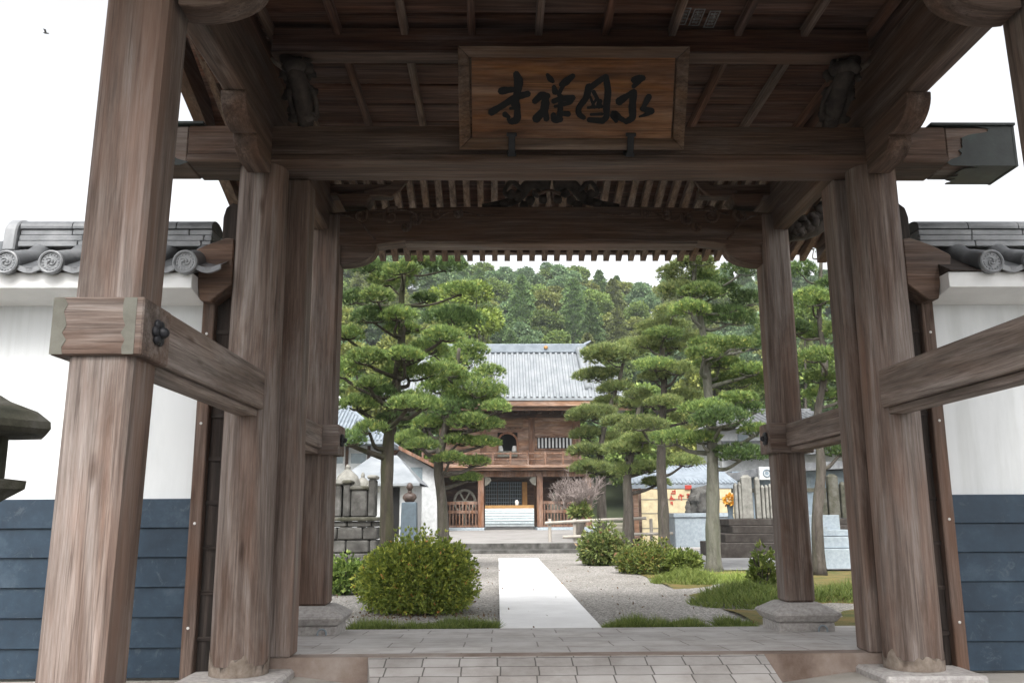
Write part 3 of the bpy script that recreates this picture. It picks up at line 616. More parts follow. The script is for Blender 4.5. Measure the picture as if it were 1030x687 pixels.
for s in (-1, 1):
    b = MB(); b.hexa([(3.62*s, .3, 5.75), (3.74*s, .3, 5.75), (3.74*s, 4.3, 4.42), (3.62*s, 4.3, 4.42)], [(3.62*s, .3, 6.15), (3.74*s, .3, 6.15), (3.74*s, 4.3, 4.66), (3.62*s, 4.3, 4.66)]); b.build('barge_board', M['beam_y'], G)
    b = MB(); b.hexa([(3.62*s, -4.4, 4.4), (3.74*s, -4.4, 4.4), (3.74*s, .3, 6.0), (3.62*s, .3, 6.0)], [(3.62*s, -4.4, 4.7), (3.74*s, -4.4, 4.7), (3.74*s, .3, 6.5), (3.62*s, .3, 6.5)]); b.build('barge_board', M['beam_y'], G)
    # wing boards between post and plaster wall
    b = MB(); b.prism([(2.66*s, .06), (2.80*s, .06), (2.80*s, 3.58), (2.78*s, 3.66), (2.73*s, 3.70), (2.68*s, 3.68), (2.66*s, 3.6)], 'y', .10, .22, bev=.006); o = b.build('wing_board', M['board_z'], G)
    for k in range(9): b = MB(); b.box(2.665*s, 2.80*s, .088, .099, .3+k*.33, .33+k*.33); b.build('wing_batten', M['board_x'], o)
    b = MB(); b.box(2.80*s, 2.895*s, .03, .24, .035, 3.0, bev=.008); o = b.build('wing_post', M['beam_z'], G)
    b = MB()
    for z in (.4, 1.15, 1.9, 2.6): b.blob((2.85*s, .027, z), (.011, .006, .011), 6, 0)
    b.build('rivet', M['rivet'], o)
    # ornamental nose carrying the wall roof
    b = MB(); b.prism([(2.64*s, 2.96), (2.80*s, 2.83), (2.88*s, 2.84), (2.91*s, 3.0), (2.99*s, 3.03), (3.01*s, 3.2), (2.86*s, 3.28), (2.70*s, 3.34), (2.64*s, 3.33)], 'y', -.10, .10, bev=.008); b.build('wall_beam_nose', M['beam_x'], G)

# ------------------------------------------------------------------ plaque with brush writing
PB, PT = Vector((0, -.33, 3.98)), Vector((0, -.70, 4.645))
pu = Vector((1, 0, 0)); pv = (PT-PB).normalized(); pn = pu.cross(pv).normalized()   # pn faces the viewer (-Y, down)
if pn.y > 0: pn = -pn
PH = (PT-PB).length; PWD = 1.74
PLQ = thing('name_plaque', 'tilted wooden name plaque with black brush characters on the gate lintel', 'sign', tuple(PB))
pm = Matrix((( pu.x, pv.x, pn.x, PB.x), (pu.y, pv.y, pn.y, PB.y), (pu.z, pv.z, pn.z, PB.z), (0, 0, 0, 1)))
b = MB(); b.box(-PWD/2+.1, PWD/2-.1, .08, PH-.08, -.05, -.008, mat=pm); b.build('panel', M['sign_wood'], PLQ)
b = MB(); fw = .085
def fr(pts):
    o0 = [(-PWD/2, 0), (PWD/2, 0), (PWD/2, PH), (-PWD/2, PH)]; i0 = [(-PWD/2+fw, fw), (PWD/2-fw, fw), (PWD/2-fw, PH-fw), (-PWD/2+fw, PH-fw)]
    for k in range(4):
        a, c = o0[k], o0[(k+1) % 4]; d, e = i0[(k+1) % 4], i0[k]
        L = [pm @ Vector((*q_, z)) for q_, z in ((a, -.06), (c, -.06), (d, -.06), (e, -.06))]; U = [pm @ Vector((*q_, z)) for q_, z in ((a, .03), (c, .03), (d, -.004), (e, -.004))]
        b.hexa(L, U, bev=.006)
fr(0); b.build('frame', M['sign_frame'], PLQ)
def AA(x, y): return (485+x/9.156, 60+y/9.156)
def BB(x, y): return (570+x/9.158, 60+y/9.158)
def plq(p):
    u = (p[0]-462.5)/(226)-.5; v = 1-(p[1]-45.6)/(104.5); return (u*PWD, v*PH)
CH = {'A': [[(315,125,55),(335,195,72),(322,300,58),(300,400,60)], [(178,280,60),(240,270,50),(320,262,40)], [(90,475,62),(180,420,50),(280,355,55),(350,325,50),(420,305,52)], [(320,400,55),(325,470,55),(320,540,60),(270,560,50),(240,540,25)], [(212,495,45),(250,520,30)], [(262,440,25),(310,432,35)]],
      'B': [[(595,130,30),(620,165,50),(645,190,32)], [(484,372,50),(545,320,58),(600,325,50)], [(578,320,55),(578,400,70),(565,480,70)], [(500,535,66),(555,470,55)], [(585,480,45),(592,535,50)], [(655,240,36),(668,285,50)], [(825,140,40),(765,190,58),(720,220,40)], [(755,205,35),(722,260,32),(700,315,28)], [(655,372,40),(720,350,45),(830,340,45)], [(822,340,48),(800,385,35),(715,405,35)], [(722,330,40),(715,460,46),(708,540,50)], [(655,500,42),(665,548,48),(720,540,45)], [(720,485,34),(790,490,44)], [(668,420,24),(720,412,24)]],
      'C': [[(195,240,62),(170,340,52),(110,430,46),(112,490,48),(155,525,40)], [(195,262,42),(255,208,48),(340,145,40)], [(345,148,50),(368,280,52),(360,420,56),(360,520,48),(315,558,40)], [(205,545,40),(330,555,48)], [(220,495,24),(320,490,28)], [(238,285,34),(300,400,30),(290,432,22)], [(208,330,20),(250,430,24)], [(190,432,22),(315,420,26)], [(265,350,22),(225,420,18)], [(300,370,36),(285,400,36)]],
      'D': [[(600,175,55),(645,165,62),(682,158,48)], [(650,185,42),(600,232,36)], [(475,372,66),(540,325,48),(605,288,54)], [(602,288,56),(596,420,60),(600,520,58),(545,562,42)], [(545,560,36),(490,530,44),(430,495,70),(452,555,36)], [(742,330,52),(712,395,42),(690,440,30)], [(688,440,40),(775,462,52)], [(775,465,46),(720,495,30),(665,515,14)]]}
for ch, strokes in CH.items():
    b = MB(); fnc = AA if ch in 'AB' else BB; zz = .0
    for st in strokes:
        P2 = smoothpath([(x, y, w_) for x, y, w_ in st], 5); zz += .0003
        c = [Vector(plq(fnc(x, y))) for x, y, _ in P2]; hw = [w_/9.157/226*PWD*.5*1.16*random.uniform(.92, 1.06) for _, _, w_ in P2]
        Ls, Rs = [], []
        for i in range(len(c)):
            d = (c[min(i+1, len(c)-1)]-c[max(i-1, 0)]).normalized(); nn = Vector((-d.y, d.x)); Ls.append(c[i]+nn*hw[i]); Rs.append(c[i]-nn*hw[i])
        def capp(i, d):
            return [c[i]+(d*math.cos(a)+Vector((-d.y, d.x))*math.sin(a))*hw[i] for a in (math.pi/2*.6, 0, -math.pi/2*.6)]
        d1 = (c[-1]-c[-2]).normalized(); d0 = (c[0]-c[1]).normalized()
        n_ = len(Ls)
        top, bot = -.0005+zz, -.007
        vs = [pm @ Vector((p.x, p.y, top)) for p in Ls+Rs]+[pm @ Vector((p.x, p.y, bot)) for p in Ls+Rs]; fs = []
        for i in range(n_-1):
            fs += [(i, i+1, n_+i+1, n_+i), (2*n_+i, 2*n_+i+1, i+1, i), (n_+i, n_+i+1, 3*n_+i+1, 3*n_+i)]
        for i, d in ((0, d0), (n_-1, d1)):
            o_ = len(vs); cp = capp(i, d); vs += [pm @ Vector((p.x, p.y, top)) for p in cp]+[pm @ Vector((p.x, p.y, bot)) for p in cp]
            seq = [n_+i if i else i, o_, o_+1, o_+2, i if i else n_+i]
            if i: seq = [i, o_, o_+1, o_+2, n_+i]
            else: seq = [n_, o_, o_+1, o_+2, 0]
            fs.append(tuple(seq)); fs += [(o_, o_+1, o_+4, o_+3), (o_+1, o_+2, o_+5, o_+4)]
        b._add(vs, fs)
    b.build('character', M['ink'], PLQ)
for px in (515, 634):
    u = plq((px, 140))[0]; b = MB(); b.box(u-.026, u+.026, -.05, .11, .031, .05, bev=.006, mat=pm); b.box(u-.04, u+.04, .10, .13, .03, .052, bev=.006, mat=pm); b.box(u-.034, u+.034, -.05, -.02, -.12, .05, bev=.004, mat=pm); b.build('iron_hook', M['iron'], PLQ)
# pilgrim name slips pasted to the ceiling
M['paper'] = patchy('faded_paper', (.16, .15, .14), (.32, .31, .30), rough=.9, scale=30)
for i, (px, py, lab) in enumerate(((687, 16, 'leftmost of three small white pilgrim name slips pasted on the dark ceiling'), (701, 17, 'middle one of three small white pilgrim name slips pasted on the dark ceiling'), (716, 19, 'rightmost of three small white pilgrim name slips pasted on the dark ceiling'))):
    d = _f*FPX+_r*(px-515)+_u*(343.5-py); t = (4.895-CAMP[2])/d[2]; c = CAMP+d*t; sx_, sy_ = .042, .115
    root = thing('name_slip', lab, 'paper slip', (float(c[0]), float(c[1]), 4.886), 'name slips pasted on the ceiling')
    cx, cy = float(c[0]), float(c[1]); z = 4.886; b = MB()
    for (x0, x1, y0, y1) in ((-sx_, sx_, -sy_, -sy_+.012), (-sx_, sx_, sy_-.012, sy_), (-sx_, -sx_+.01, -sy_+.013, sy_-.013), (sx_-.01, sx_, -sy_+.013, sy_-.013)): b.box(cx+x0, cx+x1, cy+y0, cy+y1, z, z+.002)
    b.build('border', M['paper'], root); b = MB(); rr = random.Random(i+3)
    for row in range(4):
        y0 = cy-.085+row*.045
        for k in range(3): b.box(cx-.026, cx+.026, y0+k*.012, y0+k*.012+.005, z, z+.0025)
        xx = cx+rr.uniform(-.015, .015); b.box(xx-.004, xx+.004, y0-.006, y0+.034, z-.0005, z+.003)
        if rr.random() > .4: b.box(cx-.02, cx-.013, y0, y0+.03, z-.0007, z+.003)
    b.build('lettering', M['paper'], root)

# ------------------------------------------------------------------ plaster walls with tiled roofs
def wall(s, xa, xb, label):
    T = thing('plaster_wall', label, 'wall', (s*(xa+xb)/2, .3, 0))
    x0, x1 = sorted((s*xa, s*xb))
    b = MB(); b.box(x0, x1, .12, .52, 1.30, 3.0); b.build('plaster_panel', M['plaster'], T)
    b = MB(); b.prism([(-.235, 3.021), (-.235, 2.90), (.10, 2.845), (.54, 2.845), (.87, 2.90), (.87, 3.021)], 'x', x0, x1, bev=.004); b.build('cornice', M['cornice'], T)
    zb = 1.335; k = 0
    b = MB(); b.box(x0, x1, .13, .51, .02, 1.299); b.build('wall_core', M['concrete'], T)
    while zb > .06:
        z0 = max(.05, zb-.215); b = MB(); b.hexa([(x0, .068, z0), (x1, .068, z0), (x1, .128, z0), (x0, .128, z0)], [(x0, .085, zb), (x1, .085, zb), (x1, .128, zb), (x0, .128, zb)], bev=.003); b.build('cladding_board', M['slate'], T); zb -= .2155; k += 1
    # roof bed, flat tiles, round tiles with crest discs, ridge courses
    b = MB(); b._add([(x0, -.26, 3.032), (x1, -.26, 3.032), (x1, .30, 3.34), (x0, .30, 3.34), (x1, .94, 3.032), (x0, .94, 3.032), (x0, -.26, 3.024), (x1, -.26, 3.024), (x1, .94, 3.024), (x0, .94, 3.024)], [(0, 1, 2, 3), (3, 2, 4, 5), (6, 7, 1, 0), (6, 9, 8, 7), (5, 4, 8, 9), (0, 3, 5, 9, 6), (1, 7, 8, 4, 2)]); b.build('roof_bed', M['board_x'], T)
    sp = .335; ph = W(50.6, 265, -.3)[0] if s < 0 else W(998, 264, -.3)[0]
    ks = [ph+sp*i for i in range(-14, 15) if x0+.05 < ph+sp*i < x1+.02]
    for x in ks:
        b = MB(); path = [(x, -.27, 3.085), (x, -.02, 3.175), (x, .08, 3.21), (x, .26, 3.34)]
        b.tube(path, .09, 16); o = b.build('round_tile', M['tile'], T, smooth='auto')
        b = MB(); 
        def disc(r_, y0, y1): b.tube([(x, y0, 3.085), (x, y1, 3.085)], r_, 26)
        disc(  .092, -.295, -.268)
        b.tube([(x+  .083*math.cos(a), -.298, 3.085+  .083*math.sin(a)) for a in np.linspace(0, 2*math.pi, 27)], .0115, 6, caps=False)
        for j in range(16):
            a = j*math.pi/8; b.blob((x+.06*math.cos(a), -.297, 3.085+.06*math.sin(a)), (.006, .005, .006), 6, 0)
        for j in range(3):
            a0 = j*2*math.pi/3; b.tube([(x+(.010+.032*t)*math.cos(a0+t*2.6), -.297, 3.085+(.010+.032*t)*math.sin(a0+t*2.6)) for t in np.linspace(0, 1, 9)], [.010, .003], 6)
        b.build('crest_disc', M['tile_light'], o, smooth='auto')
        # flat eave tile between this and the next
        b = MB(); n_ = 9; up = []; lo = []
        for i in range(n_):
            t = i/(n_-1); xx = x+.07+t*(sp-.14); up.append((xx, 3.075-.028*math.sin(math.pi*t))); lo.append((xx, 3.038-.034*math.sin(math.pi*t)+.0))
        b.prism(up+lo[::-1], 'y', -.285, -.262)
        for (u0, u1, v0, v1) in ((.35, .65, .038, .032), (.42, .44, .038, .01), (.52, .54, .038, .012), (.6, .62, .038, .014)): b.box(x+.07+u0*(sp-.14), x+.07+u1*(sp-.14), -.288, -.284, 3.012+v1, 3.012+v0)
        g = MB()
        for i in range(n_-1):
            (xa_, za), (xb_, zb_) = up[i], up[i+1]; g._add([(xa_, -.262, za), (xb_, -.262, zb_), (xb_, .28, zb_+.255), (xa_, .28, za+.255)], [(0, 1, 2, 3)])
        f = g.build('flat_tile', M['tile'], T, smooth=True); b.build('tile_lip', M['tile_light'], f)
    rr = random.Random(5 if s < 0 else 9)
    xl = x0 if s > 0 else W(30, 230, .3)[0]; z = 3.345
    b = MB()
    for c in range(3):
        h = .052; x = xl-rr.uniform(0, .3)*(1 if c else 0) if s > 0 else xl; dep = .155-.012*c
        while x < x1:
            L = rr.uniform(.42, .52); b.box(max(x, xl)+.003, min(x+L, x1)-.003, .3-dep-rr.uniform(0, .006), .3+dep, z, z+h-.005, bev=.005); x += L
        z += h
    b.build('ridge_course', M['tile_light'], T)
    b = MB(); x = xl
    while x < x1:
        L = .42; pr_ = [(.3-.145, z)]+[(.3-.145*math.cos(a), z+.02+.075*math.sin(a)) for a in np.linspace(0, math.pi, 11)]+[(.3+.145, z)]
        b.prism(pr_, 'x', x+.003, min(x+L, x1)-.004); x += L
    b.build('ridge_cap', M['tile'], T)
    if s < 0:
        pr_ = [(.3-.2, 3.30)]+[(.3-.19*math.cos(a), 3.46+.15*math.sin(a)) for a in np.linspace(0, math.pi, 13)]+[(.3+.2, 3.30)]
        b = MB(); b.prism(pr_, 'x', xl-.10, xl+.0, bev=.012); b.build('ridge_end_tile', M['tile_light'], T)
wall(-1, 2.90, 4.95, 'white plaster wall with slate blue boards and tiled top, standing left of the gate')
wall(1, 2.90, 6.2, 'white plaster wall with slate blue boards and tiled top, standing right of the gate')

# ------------------------------------------------------------------ stone lantern at the left edge
lx = W(-36, 450, -1.6)[0]; T = thing('stone_lantern', 'dark mossy stone lantern cut off by the left edge of the picture', 'lantern', (lx, -1.6, -.04))
L0 = (lx, -1.6, 0); hexr = math.pi/6*0
def hexl(name, prof, mat='mossstone', n=6): b = MB(); b.lathe(prof, L0, n, rot=0); return b.build(name, M[mat], T)
hexl('base', [(.42, -.05), (.42, .1), (.30, .2)]); hexl('shaft', [(.17, .2), (.15, .6), (.15, .8), (.17, 1.2)], n=16)
hexl('platform', [(.20, 1.2), (.24, 1.29), (.37, 1.36), (.375, 1.405), (.25, 1.42)])
b = MB()
for k in range(6):
    a = k*math.pi/3; b.box(-.045, .045, -.03, .03, 1.42, 1.69, mat=Matrix.Translation((lx+.19*math.cos(a), -1.6+.19*math.sin(a), 0)) @ Matrix.Rotation(a, 4, 'Z'), bev=.005)
b.box(lx-.15, lx+.15, -1.75, -1.45, 1.42, 1.47); b.build('light_chamber', M['mossstone'], T)
hexl('cap', [(.30, 1.66), (.46, 1.675), (.485, 1.70), (.48, 1.74), (.40, 1.80), (.24, 1.86), (.12, 1.93)]); hexl('finial', [(.11, 1.93), (.14, 1.98), (.11, 2.08), (.02, 2.17)], n=12)

# ------------------------------------------------------------------ foliage builders
def rand_unit(n):
    v = RNG.normal(size=(n, 3)); return v/np.linalg.norm(v, axis=1)[:, None]
def needle_pad(c, rx, ry, rz, dens=1.0, nl=.15, nw=.017, per=9, lump=None):
    """tufts of needles over a cushion-shaped pad made of a few overlapping lobes"""
    lobes = [(np.array([c[0], c[1], c[2]-rz*.12]), np.array([rx*.80, ry*.80, rz*.86]))]
    nlb = 4 if lump is None else lump
    for i in range(nlb):
        a = 6.283*i/nlb+RNG.uniform(-.5, .5); k = RNG.uniform(.38, .5); q = 1-k
        lobes.append((np.array([c[0]+rx*q*math.cos(a), c[1]+ry*q*math.sin(a), c[2]+rz*RNG.uniform(-.32, .05)]), np.array([rx*k, ry*k, rz*RNG.uniform(.5, .7)])))
    P = []; Nn = []
    for lc, lr in lobes:
        n_ = int(dens*520*(lr[0]*lr[1])**.5*(lr[0]+lr[1])*.9)+24
        u = rand_unit(n_); u[:, 2] = np.where(u[:, 2] < -.42, -u[:, 2]*.6, u[:, 2])
        u /= np.linalg.norm(u, axis=1)[:, None]
        rad = RNG.uniform(.72, 1.04, n_)[:, None]
        P.append(lc+u*lr*rad); nn = u/lr; Nn.append(nn/np.linalg.norm(nn, axis=1)[:, None])
    P = np.concatenate(P); Nn = np.concatenate(Nn); n_ = len(P)
    axis = Nn*.75+np.array([0, 0, .75])+rand_unit(n_)*.25; axis /= np.linalg.norm(axis, axis=1)[:, None]
    tone = np.clip(RNG.normal(.45, .2, n_), 0, 1)
    A = np.repeat(P, per, 0); ax = np.repeat(axis, per, 0); tn = np.clip(np.repeat(tone, per)+RNG.normal(0, .12, n_*per), 0, 1)
    d = ax+rand_unit(n_*per)*.62; d /= np.linalg.norm(d, axis=1)[:, None]
    L = nl*RNG.uniform(.6, 1.1, n_*per)[:, None]; side = np.cross(d, rand_unit(n_*per)); side /= np.linalg.norm(side, axis=1)[:, None]+1e-9
    V = np.stack([A-side*nw/2, A+side*nw/2, A+d*L], 1).reshape(-1, 3); F = np.arange(len(V)).reshape(-1, 3)
    return V, F, tn
def leaf_mass(P, Nn, size, asp=.45, tone=None, spread=.7):
    n_ = len(P); d = Nn+rand_unit(n_)*spread; d /= np.linalg.norm(d, axis=1)[:, None]
    s_ = np.cross(d, rand_unit(n_)); s_ /= np.linalg.norm(s_, axis=1)[:, None]+1e-9
    L = (size*RNG.uniform(.6, 1.25, n_))[:, None]; wv = L*asp*.5
    V = np.stack([P, P+d*L*.5-s_*wv, P+d*L, P+d*L*.5+s_*wv], 1).reshape(-1, 3); F = np.arange(len(V)).reshape(-1, 4)
    t = np.clip(RNG.normal(.45, .22, n_), 0, 1) if tone is None else tone
    return V, F, t
def blob_points(c, r, n_, inner=.6, zmin=-.9):
    u = rand_unit(n_); u = u[u[:, 2] > zmin]; n2 = len(u); k = RNG.uniform(inner, 1.0, n2)[:, None]
    nz = np.array([mnoise.noise(Vector((float(a), float(b_), float(d)))*2.3+Vector((c[0], c[1], c[2]))) for a, b_, d in u])[:, None]
    P = np.array(c)+u*np.array(r)*k*(1+.16*nz); nn = u/np.array(r); return P, nn/np.linalg.norm(nn, axis=1)[:, None]

def pine(label, Y, base_px, trunk_px, w_base, pads, mat='needle', barkm='bark', zb=None, trunk_w=.7, dy=.7, cover=0, dens=1.75, nl=.095, nw=.0135, group='clipped cloud pines in the garden'):
    """trunk_px: pixels from the foot up; pads: (px, py, width px, height px[, material])"""
    base = W(*base_px, Y); zb = -.03 if zb is None else zb
    T = thing('pine_tree', label, 'pine tree', (base[0], Y, zb), group)
    pts = [(base[0], Y, zb)]+[W(x, y, Y+random.uniform(-.12, .12)) for x, y in trunk_px]
    sp_ = smoothpath(pts, 5); n_ = len(sp_)
    b = MB(); rad = [w_base*(1-(.72)*(i/(n_-1))**.9)*(1.25 if i == 0 else 1.1 if i == 1 else 1)*random.uniform(.93, 1.07) for i in range(n_)]
    b.tube(sp_, rad, 12); tr = b.build('trunk', M[barkm], T, smooth=True)
    mpp = (Y-CAMP[1])/FPX
    extra = []
    for k in range(cover):
        a = trunk_px[-1-k*len(trunk_px)//(cover+2)-0]; extra.append((a[0]+random.uniform(-8, 8), a[1]+14+random.uniform(-6, 6), random.uniform(34, 46), random.uniform(17, 23), random.choice((mat, 'needle'))))
    for i, pd in enumerate(list(pads)+extra):
        px, py, pw, phh = pd[:4]; pm_ = pd[4] if len(pd) > 4 else mat
        yo = Y+random.uniform(-dy, dy)*(1 if i < len(pads) else 1.9) if i < len(pads)+len(extra)-cover else Y-.45; c = W(px, py, yo); rx = pw*mpp*.5*1.04; rz = phh*mpp*.5*1.02; ry = rx*random.uniform(.8, 1.05)
        cc = np.array(c)+np.array([0, 0, -rz*.1])
        V, F, t = needle_pad(cc, rx, ry, rz, dens, nl, nw); npmesh('foliage_pad', M[pm_], V, F, t, T)
        # limb from the trunk
        tgt = Vector((c[0], yo, c[2]-rz*.55))
        cand = [(abs((Vector(q)-tgt).length-.0)+max(0, Vector(q).z-tgt.z+.15)*2.5, j) for j, q in enumerate(sp_[2:], 2)]; j = min(cand)[1]; st = Vector(sp_[j])
        mid = (st+tgt)/2+Vector((random.uniform(-.1, .1), random.uniform(-.1, .1), -.08+random.uniform(-.08, .1)))
        r0 = max(.018, min(rad[j]*.6, .035+.03*(st-tgt).length)); b = MB(); b.tube(smoothpath([st, mid, tgt], 5), [r0, r0*.75, r0*.5], 7)
        for k in range(4):
            e = tgt+Vector((random.uniform(-.7, .7)*rx, random.uniform(-.7, .7)*ry, random.uniform(.0, .4)*rz)); b.tube(smoothpath([tgt, (tgt+e)/2+Vector((0, 0, -.03)), e], 3), [r0*.45, r0*.2], 5)
        b.build('branch', M[barkm], T, smooth=True)
    return T

# ------------------------------------------------------------------ garden pines
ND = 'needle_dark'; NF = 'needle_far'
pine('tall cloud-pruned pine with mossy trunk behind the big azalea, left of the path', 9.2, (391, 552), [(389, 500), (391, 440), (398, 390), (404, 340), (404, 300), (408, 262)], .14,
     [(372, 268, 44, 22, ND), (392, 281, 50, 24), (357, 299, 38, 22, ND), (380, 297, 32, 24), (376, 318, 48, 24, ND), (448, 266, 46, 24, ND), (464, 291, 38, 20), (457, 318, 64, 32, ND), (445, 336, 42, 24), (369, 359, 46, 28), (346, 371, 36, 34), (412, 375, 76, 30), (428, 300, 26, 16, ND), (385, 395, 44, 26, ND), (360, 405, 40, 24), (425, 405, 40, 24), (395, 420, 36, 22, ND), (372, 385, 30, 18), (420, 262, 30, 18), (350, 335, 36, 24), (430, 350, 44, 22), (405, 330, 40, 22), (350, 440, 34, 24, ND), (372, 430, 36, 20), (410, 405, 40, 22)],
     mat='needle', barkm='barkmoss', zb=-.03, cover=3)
pine('slender leaning pine with scarred bark just right of the mossy-trunked pine', 13.5, (447, 550), [(445, 510), (441, 470), (446, 440), (452, 410), (458, 380), (462, 350)], .145,
     [(460, 362, 62, 34), (479, 389, 56, 40), (455, 410, 60, 36, ND), (488, 402, 40, 24), (475, 425, 50, 26), (440, 388, 40, 26), (430, 425, 36, 22), (486, 444, 34, 16), (460, 442, 40, 18), (425, 446, 34, 18), (478, 464, 32, 16), (470, 480, 32, 14), (437, 352, 34, 20), (500, 393, 22, 18), (448, 372, 44, 24), (500, 408, 28, 20), (465, 398, 40, 22), (420, 400, 40, 24), (412, 440, 34, 18), (492, 425, 30, 18), (452, 460, 34, 16), (472, 350, 42, 22), (492, 374, 34, 22), (462, 380, 40, 22)],
     mat='needle', zb=.0)
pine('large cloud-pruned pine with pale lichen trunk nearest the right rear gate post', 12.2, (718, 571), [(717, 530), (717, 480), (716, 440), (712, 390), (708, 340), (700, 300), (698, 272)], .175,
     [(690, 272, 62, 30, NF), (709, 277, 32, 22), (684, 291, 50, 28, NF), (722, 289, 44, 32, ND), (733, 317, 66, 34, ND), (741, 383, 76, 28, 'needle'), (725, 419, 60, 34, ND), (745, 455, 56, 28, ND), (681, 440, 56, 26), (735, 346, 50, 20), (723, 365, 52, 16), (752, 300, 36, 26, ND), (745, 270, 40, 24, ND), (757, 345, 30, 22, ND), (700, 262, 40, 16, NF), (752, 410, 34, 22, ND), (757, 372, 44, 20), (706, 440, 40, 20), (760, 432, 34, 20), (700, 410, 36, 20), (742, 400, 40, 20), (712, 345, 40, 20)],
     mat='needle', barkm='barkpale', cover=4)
pine('pine with straight grey trunk between the lichen-trunked pine and the slim pines', 18.5, (668, 546), [(667, 510), (665, 470), (666, 430), (668, 390), (666, 350), (664, 325)], .18,
     [(665, 329, 60, 30), (676, 312, 42, 22), (653, 345, 40, 20), (658, 378, 36, 20), (681, 371, 42, 22), (646, 426, 56, 24), (655, 404, 40, 20), (690, 398, 46, 22), (686, 463, 42, 20), (672, 350, 40, 20), (700, 340, 40, 22), (690, 420, 36, 18), (641, 396, 30, 16)],
     mat=NF, zb=.0, cover=3)
pine('slim spreading pine with curved trunk nearest the far temple gate', 27, (606, 530), [(605, 505), (606, 480), (604, 455), (610, 420), (622, 385), (628, 360)], .2,
     [(611, 356, 56, 24), (600, 377, 48, 20), (619, 390, 36, 18), (595, 416, 52, 24), (590, 436, 36, 16), (591, 453, 40, 18), (595, 470, 44, 20), (634, 349, 40, 22), (612, 404, 34, 16), (620, 440, 34, 16), (608, 476, 30, 14)],
     mat=NF, zb=.25, nl=.2, nw=.028, dens=.7)
pine('short twisted pine with reddish trunk between the slim pine and the straight grey one', 22.5, (631, 535), [(632, 510), (631, 480), (636, 450), (640, 425), (645, 400)], .2,
     [(630, 450, 48, 20), (634, 472, 42, 18), (647, 440, 40, 18), (622, 424, 36, 18), (640, 405, 36, 18), (652, 470, 36, 16), (660, 485, 28, 12)],
     mat=NF, zb=.1, nl=.18, nw=.024, dens=.8)
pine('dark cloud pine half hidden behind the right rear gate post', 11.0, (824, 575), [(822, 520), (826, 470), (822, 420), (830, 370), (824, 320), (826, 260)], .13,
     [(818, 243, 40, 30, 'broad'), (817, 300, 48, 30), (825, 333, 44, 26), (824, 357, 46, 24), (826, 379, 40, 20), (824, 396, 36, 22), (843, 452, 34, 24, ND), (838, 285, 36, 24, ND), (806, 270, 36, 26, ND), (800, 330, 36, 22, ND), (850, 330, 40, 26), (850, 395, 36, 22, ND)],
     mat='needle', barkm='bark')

# ------------------------------------------------------------------ shrubs and grass
def shrub(name, label, cat, c, r, mat, n_, size, asp=.42, lobes=7, stems=True, group=None, zmin=-1.0):
    T = thing(name, label, cat, (c[0], c[1], c[2]-r[2] if c[2] > 1 else 0), group)
    Ps = []; Ns = []
    for i in range(lobes):
        a = 2*math.pi*i/lobes+random.uniform(-.3, .3); k = .42 if i < lobes-1 else 0
        lc = (c[0]+r[0]*k*math.cos(a), c[1]+r[1]*k*math.sin(a), c[2]+r[2]*random.uniform(-.3, -.02)); lr = tuple(x*random.uniform(.5, .68) for x in r) if i < lobes-1 else (r[0]*.82, r[1]*.82, r[2])
        p, q = blob_points(lc, lr, n_//lobes, .55, zmin); Ps.append(p); Ns.append(q)
    P = np.concatenate(Ps); Q = np.concatenate(Ns); ok = P[:, 2] > (c[2]-r[2]*.97 if c[2] > 1 else .02); P = P[ok]; Q = Q[ok]
    # leaves grow in little whorls
    wh = 4; P4 = np.repeat(P, wh, 0); Q4 = np.repeat(Q+np.array([0, 0, .35]), wh, 0); t = np.repeat(np.clip(RNG.normal(.42, .2, len(P)), 0, 1), wh)+RNG.normal(0, .12, len(P)*wh)
    V, F, t = leaf_mass(P4, Q4, size, asp, np.clip(t, 0, 1), .9); npmesh('foliage', M[mat], V, F, t, T)
    if stems:
        b = MB()
        for k in range(16):
            a = random.uniform(0, 6.28); rr = random.uniform(.3, .85); e = (c[0]+r[0]*rr*math.cos(a), c[1]+r[1]*rr*math.sin(a), c[2]+r[2]*random.uniform(-.1, .6)); s0 = (c[0]+r[0]*.15*math.cos(a), c[1]+r[1]*.15*math.sin(a), c[2]-r[2] if c[2] > 1 else 0)
            b.tube(smoothpath([s0, add(s0, ((e[0]-s0[0])*.4, (e[1]-s0[1])*.4, (e[2]-s0[2])*.6)), e], 4), [.016, .006], 5)
        b.build('stem', M['bark'], T)
    return T
mpp = lambda Y: (Y+6.7)/FPX
shrub('azalea_bush', 'big rounded azalea bush beside the left edge of the white path', 'bush', (W(422, 567, 5.0)[0], 5.0, .50), (.82, .78, .82), 'azalea', 17000, .052, lobes=9)
# smaller upright tuft crowning it comes from the same lobes
shrub('azalea_bush', 'low clipped round azalea with rusty tips at the right gravel edge', 'bush', (W(655, 560, 12.0)[0], 12.0, .32), (.74, .66, .52), 'azalea_red', 7000, .06, lobes=6)
shrub('nandina_bush', 'straggly yellow and red nandina bush behind the clipped round azalea', 'bush', (W(606, 545, 15.0)[0], 15.0, .45), (.62, .55, .66), 'nandina', 2600, .1, .36, lobes=6)
shrub('leafy_shrub', 'bright green loose shrub just right of the clipped round azalea', 'bush', (W(686, 558, 11.5)[0], 11.5, .28), (.42, .4, .3), 'grass_bright', 1400, .09, .4, lobes=5)
shrub('leafy_shrub', 'small bright shrub tucked against the left side of the right rear post', 'bush', (W(767, 562, 6.0)[0], 6.0, .36), (.22, .24, .5), 'grass_bright', 330, .09, .45, lobes=4)
shrub('leafy_shrub', 'dark ivy-like shrub at the foot of the mossy left stone wall', 'bush', (W(347, 585, 7.5)[0], 7.5, .3), (.36, .4, .34), 'broad', 1500, .07, .5, lobes=5)
